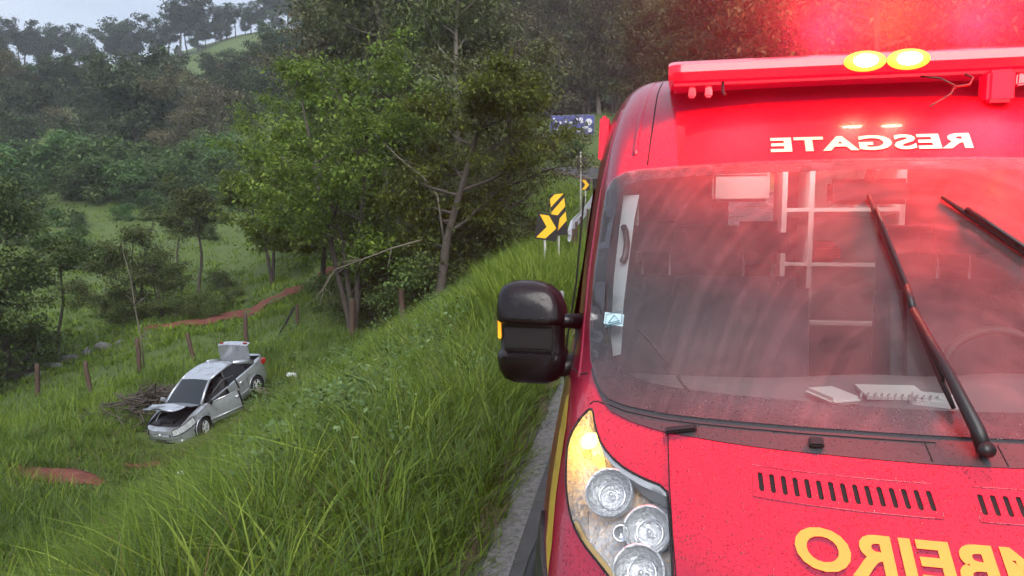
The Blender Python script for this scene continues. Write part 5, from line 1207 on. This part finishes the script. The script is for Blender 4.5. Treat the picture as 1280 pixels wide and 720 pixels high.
# small debris
def chunk(x, y, d, m, name, label, cat, rz=0, up=.05):
    z = float(zter(x, y)); o = MB().box((0, 0, 0), d, taper=.3).build(name, m, None, bevel=min(d)*.25); o.location = (x, y, z+up); o.rotation_euler = (.2, .15, rz); tag(o, label, cat)
m_pl = mat('pale_debris', (.6, .62, .66), .5)
chunk(*pol(29.9, 28.5), (.42, .28, .09), m_pl, 'plastic_scrap', 'pale plastic scrap lying in the grass behind the car', 'debris', .5, .22)
chunk(*pol(32.2, 26.2), (.5, .28, .1), mat('tan_debris', (.16, .13, .10), .7), 'trim_scrap', 'tan piece of torn trim on the ground by the car rear wheel', 'debris', 1.1, .25)
chunk(*pol(31.8, 25.0), (.26, .26, .30), m_void, 'dark_box', 'small dark object standing in the grass by the open door', 'debris', .3, .18)
chunk(*pol(38.0, 15.5), (.16, .1, .12), m_pl, 'white_scrap', 'tiny white scrap caught in the long bank grass', 'debris', .3, .45)
m_stone = mat('ditch_stone', (.10, .10, .095), .8, noise=(6, (.20, .20, .19), .25), bump=(12, .6, .04))
for i, (b, r, d) in enumerate(((42.3, 47.5, (1.0, .6, .3)), (41.2, 48, (.6, .5, .22)), (44.3, 46, (1.2, .7, .3)), (43.3, 47, (.7, .5, .5)), (45.3, 45, (1.3, .6, .25)), (46.2, 44, (1.1, .7, .3)))):
    chunk(*pol(b, r), d, m_stone, 'stone_slab', 'grey stone slab along the ditch under the dark tree', 'stone', i*.7, d[2]*.5); bpy.context.scene.objects[-1]
for o in [o for o in COL.objects if o.name.startswith('stone_slab')]: o['group'] = 'stone slabs along the ditch'
# ================================================================ grass
def blade_mesh(name, B, h, w_, bend, az, tone, segs, m, twist=None):
    n = len(B); t = np.linspace(0, 1, segs+1); d = np.stack([np.cos(az), np.sin(az), np.zeros(n)], -1); g = np.random.default_rng(n)
    wa = az+math.pi/2+g.normal(0, .6, n); s = np.stack([np.cos(wa), np.sin(wa), np.zeros(n)], -1); V = []
    for k, tt in enumerate(t):
        c = B+d*(h*bend*tt**2)[:, None]; c[:, 2] += h*(tt-.38*np.minimum(bend, 1.3)*tt**2.2)
        if k < segs:
            ww = (w_*(1-tt**1.6)*(.7+.3*min(1, tt*3)))[:, None]; V += [c-s*ww, c+s*ww]
        else: V += [c]
    V = np.stack(V, 1); k = V.shape[1]; V = V.reshape(-1, 3); base = (np.arange(n)*k)[:, None]; T = []
    for j in range(segs-1): T += [[2*j, 2*j+1, 2*j+3], [2*j, 2*j+3, 2*j+2]]
    T += [[2*segs-2, 2*segs-1, 2*segs]]
    F = (base[:, :, None]+np.array(T)[None]).reshape(-1, 3)
    o = np_mesh(name, V, F, 3, m, col=np.repeat(tone, k)); return tag(o, kind='stuff')
m_grass = leaf_mat('grass_long', (.050, .088, .010), (.108, .180, .018), (.25, .33, .05), .35, .45, 0, .2)
m_grass2 = leaf_mat('grass_field', (.055, .100, .012), (.110, .185, .020), (.21, .30, .038), .30, .6, 0)
m_grassb = leaf_mat('grass_cool', (.042, .082, .022), (.092, .160, .042), (.20, .29, .095), .35, .45, 0, .2)
m_dry = leaf_mat('grass_dry', (.07, .055, .025), (.14, .115, .05), (.26, .22, .10), .25, .6, 0)
m_weed = leaf_mat('weed_leaf', (.05, .09, .030), (.10, .165, .060), (.21, .29, .13), .25, .6, 0)
def patchn(x, y, f=1.): return .5+.25*np.sin(x*.9*f+1.7*np.sin(y*.6*f))+.25*np.sin(y*1.1*f-x*.5*f+2)
g = np.random.default_rng(5)
def fan(n, r0, r1, b0, b1, p=1.):
    """points spread over a sector of the bank; p=1 even per area"""
    r = np.sqrt(g.uniform(r0**2, r1**2, n)) if p == 1 else r0*(r1/r0)**g.random(n); b = np.radians(g.uniform(b0, b1, n))
    return CAM[0]-r*np.sin(b), CAM[1]+r*np.cos(b)
CARC = np.array([-15.6, 19.8]); CARD = np.array([math.cos(-1.691), math.sin(-1.691)])
def car_mask(x, y, m=.0):
    dx, dy = x-CARC[0], y-CARC[1]; u = dx*CARD[0]+dy*CARD[1]; v = -dx*CARD[1]+dy*CARD[0]; return (np.abs(u) < 2.3+m) & (np.abs(v) < .95+m)
def hscale(x, y):
    s = sdist(x, y); h = np.clip(.36+.55*(s-.15)/1.2, .36, 1.0)
    wreck = np.exp(-(((x+14.0)/3.4)**2+((y-17.2)/4.6)**2)**2); return h*(1-.78*wreck)
def clumps(nc, per, sp, r0, r1, b0, b1, h0, h1, w0, segs, m, name, smin=.25, p=1., b_=(.25, .9), tone=.45, smax=99, dry=0, zoff=0, hs=True):
    cx, cy_ = fan(nc, r0, r1, b0, b1, p); s = sdist(cx, cy_); ok = (s > smin) & (s < smax) & (near_track(cx, cy_) > -.22); cx, cy_ = cx[ok], cy_[ok]; nc = len(cx)
    ch = g.uniform(.75, 1.2, nc); ct = g.normal(0, .16, nc)+(patchn(cx, cy_, .6)-.5)*.35
    k = np.repeat(np.arange(nc), per); n = len(k); x = cx[k]+g.normal(0, sp, n); y = cy_[k]+g.normal(0, sp, n)
    ok = (sdist(x, y) > smin-.1) & ~car_mask(x, y, .05); x, y, k = x[ok], y[ok], k[ok]; n = len(k)
    h = g.uniform(h0, h1, n)*ch[k]*(hscale(x, y) if hs else 1); az = np.arctan2(y-cy_[k], x-cx[k])+g.normal(0, .7, n)
    B = np.stack([x, y, zter(x, y)-.02+zoff], -1)
    return blade_mesh(name, B, h, w0*g.uniform(.6, 1.3, n), g.uniform(b_[0], b_[1], n)**1.0, az, np.clip(tone+ct[k]+g.normal(0, .18, n), 0, 1), segs, m)
# long broad grass on the bank close by
clumps(950, 44, .11, 1.2, 9.5, -4, 78, .55, 1.05, .0065, 4, m_grass, 'bank_grass', .25, 1., (.2, 1.0), .48)
clumps(650, 46, .13, 1.2, 9.5, -4, 78, .5, .95, .0055, 4, m_grassb, 'cool_grass', .4, 1., (.2, 1.1), .5)
clumps(280, 22, .12, 1.5, 9.5, 0, 78, .7, 1.08, .0115, 4, m_grass, 'broad_grass', .9, 1., (.35, 1.2), .72)
clumps(2600, 12, .10, 1.2, 10, -4, 78, .25, .5, .006, 3, m_grass, 'under_grass', .18, 1., (.3, 1.2), .30)
clumps(1500, 12, .08, 1.0, 14, -4, 60, .3, .6, .006, 3, m_dry, 'dry_grass', .15, 1., (.5, 1.4), .4, 2.0)
clumps(2600, 16, .07, 1.0, 16, -4, 40, .35, .6, .006, 3, m_grass, 'edge_grass', .16, .5, (.4, 1.3), .5, 1.3)
clumps(420, 26, .12, 11, 22, 6, 15, .7, 1.15, .010, 3, m_grass, 'tall_verge_grass', .2, 1., (.2, .8), .6, 3.5, hs=False)
clumps(520, 9, .14, 2.0, 11, 8, 78, .6, 1.0, .006, 4, m_dry, 'dry_stalks', .8, 1., (.2, 1.3), .55)
# bank and field further off
clumps(3600, 18, .16, 9, 34, 4, 58, .45, .85, .011, 3, m_grass, 'far_bank_grass', .25, .5, (.2, 1.0), .48)
clumps(1900, 18, .2, 9, 34, 4, 58, .4, .75, .010, 3, m_grassb, 'far_cool_grass', .4, .5, (.2, 1.0), .52)
clumps(900, 7, .2, 9, 30, 4, 58, .4, .7, .010, 3, m_dry, 'far_dry_stalks', .6, .5, (.3, 1.2), .45)
clumps(7000, 7, .20, 22, 62, 8, 56, .25, .48, .018, 2, m_grass2, 'field_grass', .25, .5, (.3, 1.0), .5)
clumps(13000, 6, .30, 42, 130, 6, 56, .22, .46, .042, 2, m_grass2, 'pasture_grass', .4, .5, (.3, .9), .58)
# flattened stems round the wreck
n = 5200; x = -14.4+g.normal(0, 2.3, n); y = 18.6+g.normal(0, 3.0, n); ok = ~car_mask(x, y, .1) & (near_track(x, y) > -.1); x, y = x[ok], y[ok]; n = len(x)
blade_mesh('flattened_grass', np.stack([x, y, zter(x, y)], -1), g.uniform(.3, .6, n), np.full(n, .010), g.uniform(1.1, 1.9, n), g.uniform(0, 6.28, n), np.clip(g.normal(.5, .2, n), 0, 1), 3, m_grass)
n = 2600; x = -14.0+g.normal(0, 2.0, n); y = 19.2+g.normal(0, 2.6, n); ok = ~car_mask(x, y, .1); x, y = x[ok], y[ok]; n = len(x)
blade_mesh('dead_stems', np.stack([x, y, zter(x, y)], -1), g.uniform(.3, .6, n), np.full(n, .009), g.uniform(1.1, 1.9, n), g.uniform(0, 6.28, n), np.clip(g.normal(.3, .2, n), 0, 1), 3, m_dry)
# leafy weeds among the grass
def weeds(nw, r0, r1, b0, b1, s0, s1, per, L, hh, name, tone=.5):
    cx, cy_ = fan(nw, r0, r1, b0, b1, .5); s = sdist(cx, cy_); ok = (s > s0) & (s < s1) & (patchn(cx, cy_, .8) > .35); cx, cy_ = cx[ok], cy_[ok]; nc = len(cx); k = np.repeat(np.arange(nc), per); n = len(k)
    f = g.random(n)**.7; ht = g.uniform(.7, 1.2, nc)[k]*hh; C = np.stack([cx[k]+g.normal(0, .10, n)*(.4+f), cy_[k]+g.normal(0, .10, n)*(.4+f), zter(cx[k], cy_[k])+ht*f], -1)
    o = leaves_mesh(C, L, .28, .05, 3, tone+g.normal(0, .1, nc)[k], name, m_weed); return tag(o, kind='stuff')
weeds(190, 6, 20, 14, 34, 1.6, 7.5, 50, .07, .8, 'leafy_weeds', .5)
weeds(130, 2.5, 8, 8, 55, .9, 6, 46, .055, .7, 'small_weeds', .6)
weeds(350, 20, 45, 12, 34, 2, 14, 26, .12, .5, 'far_weeds', .4)
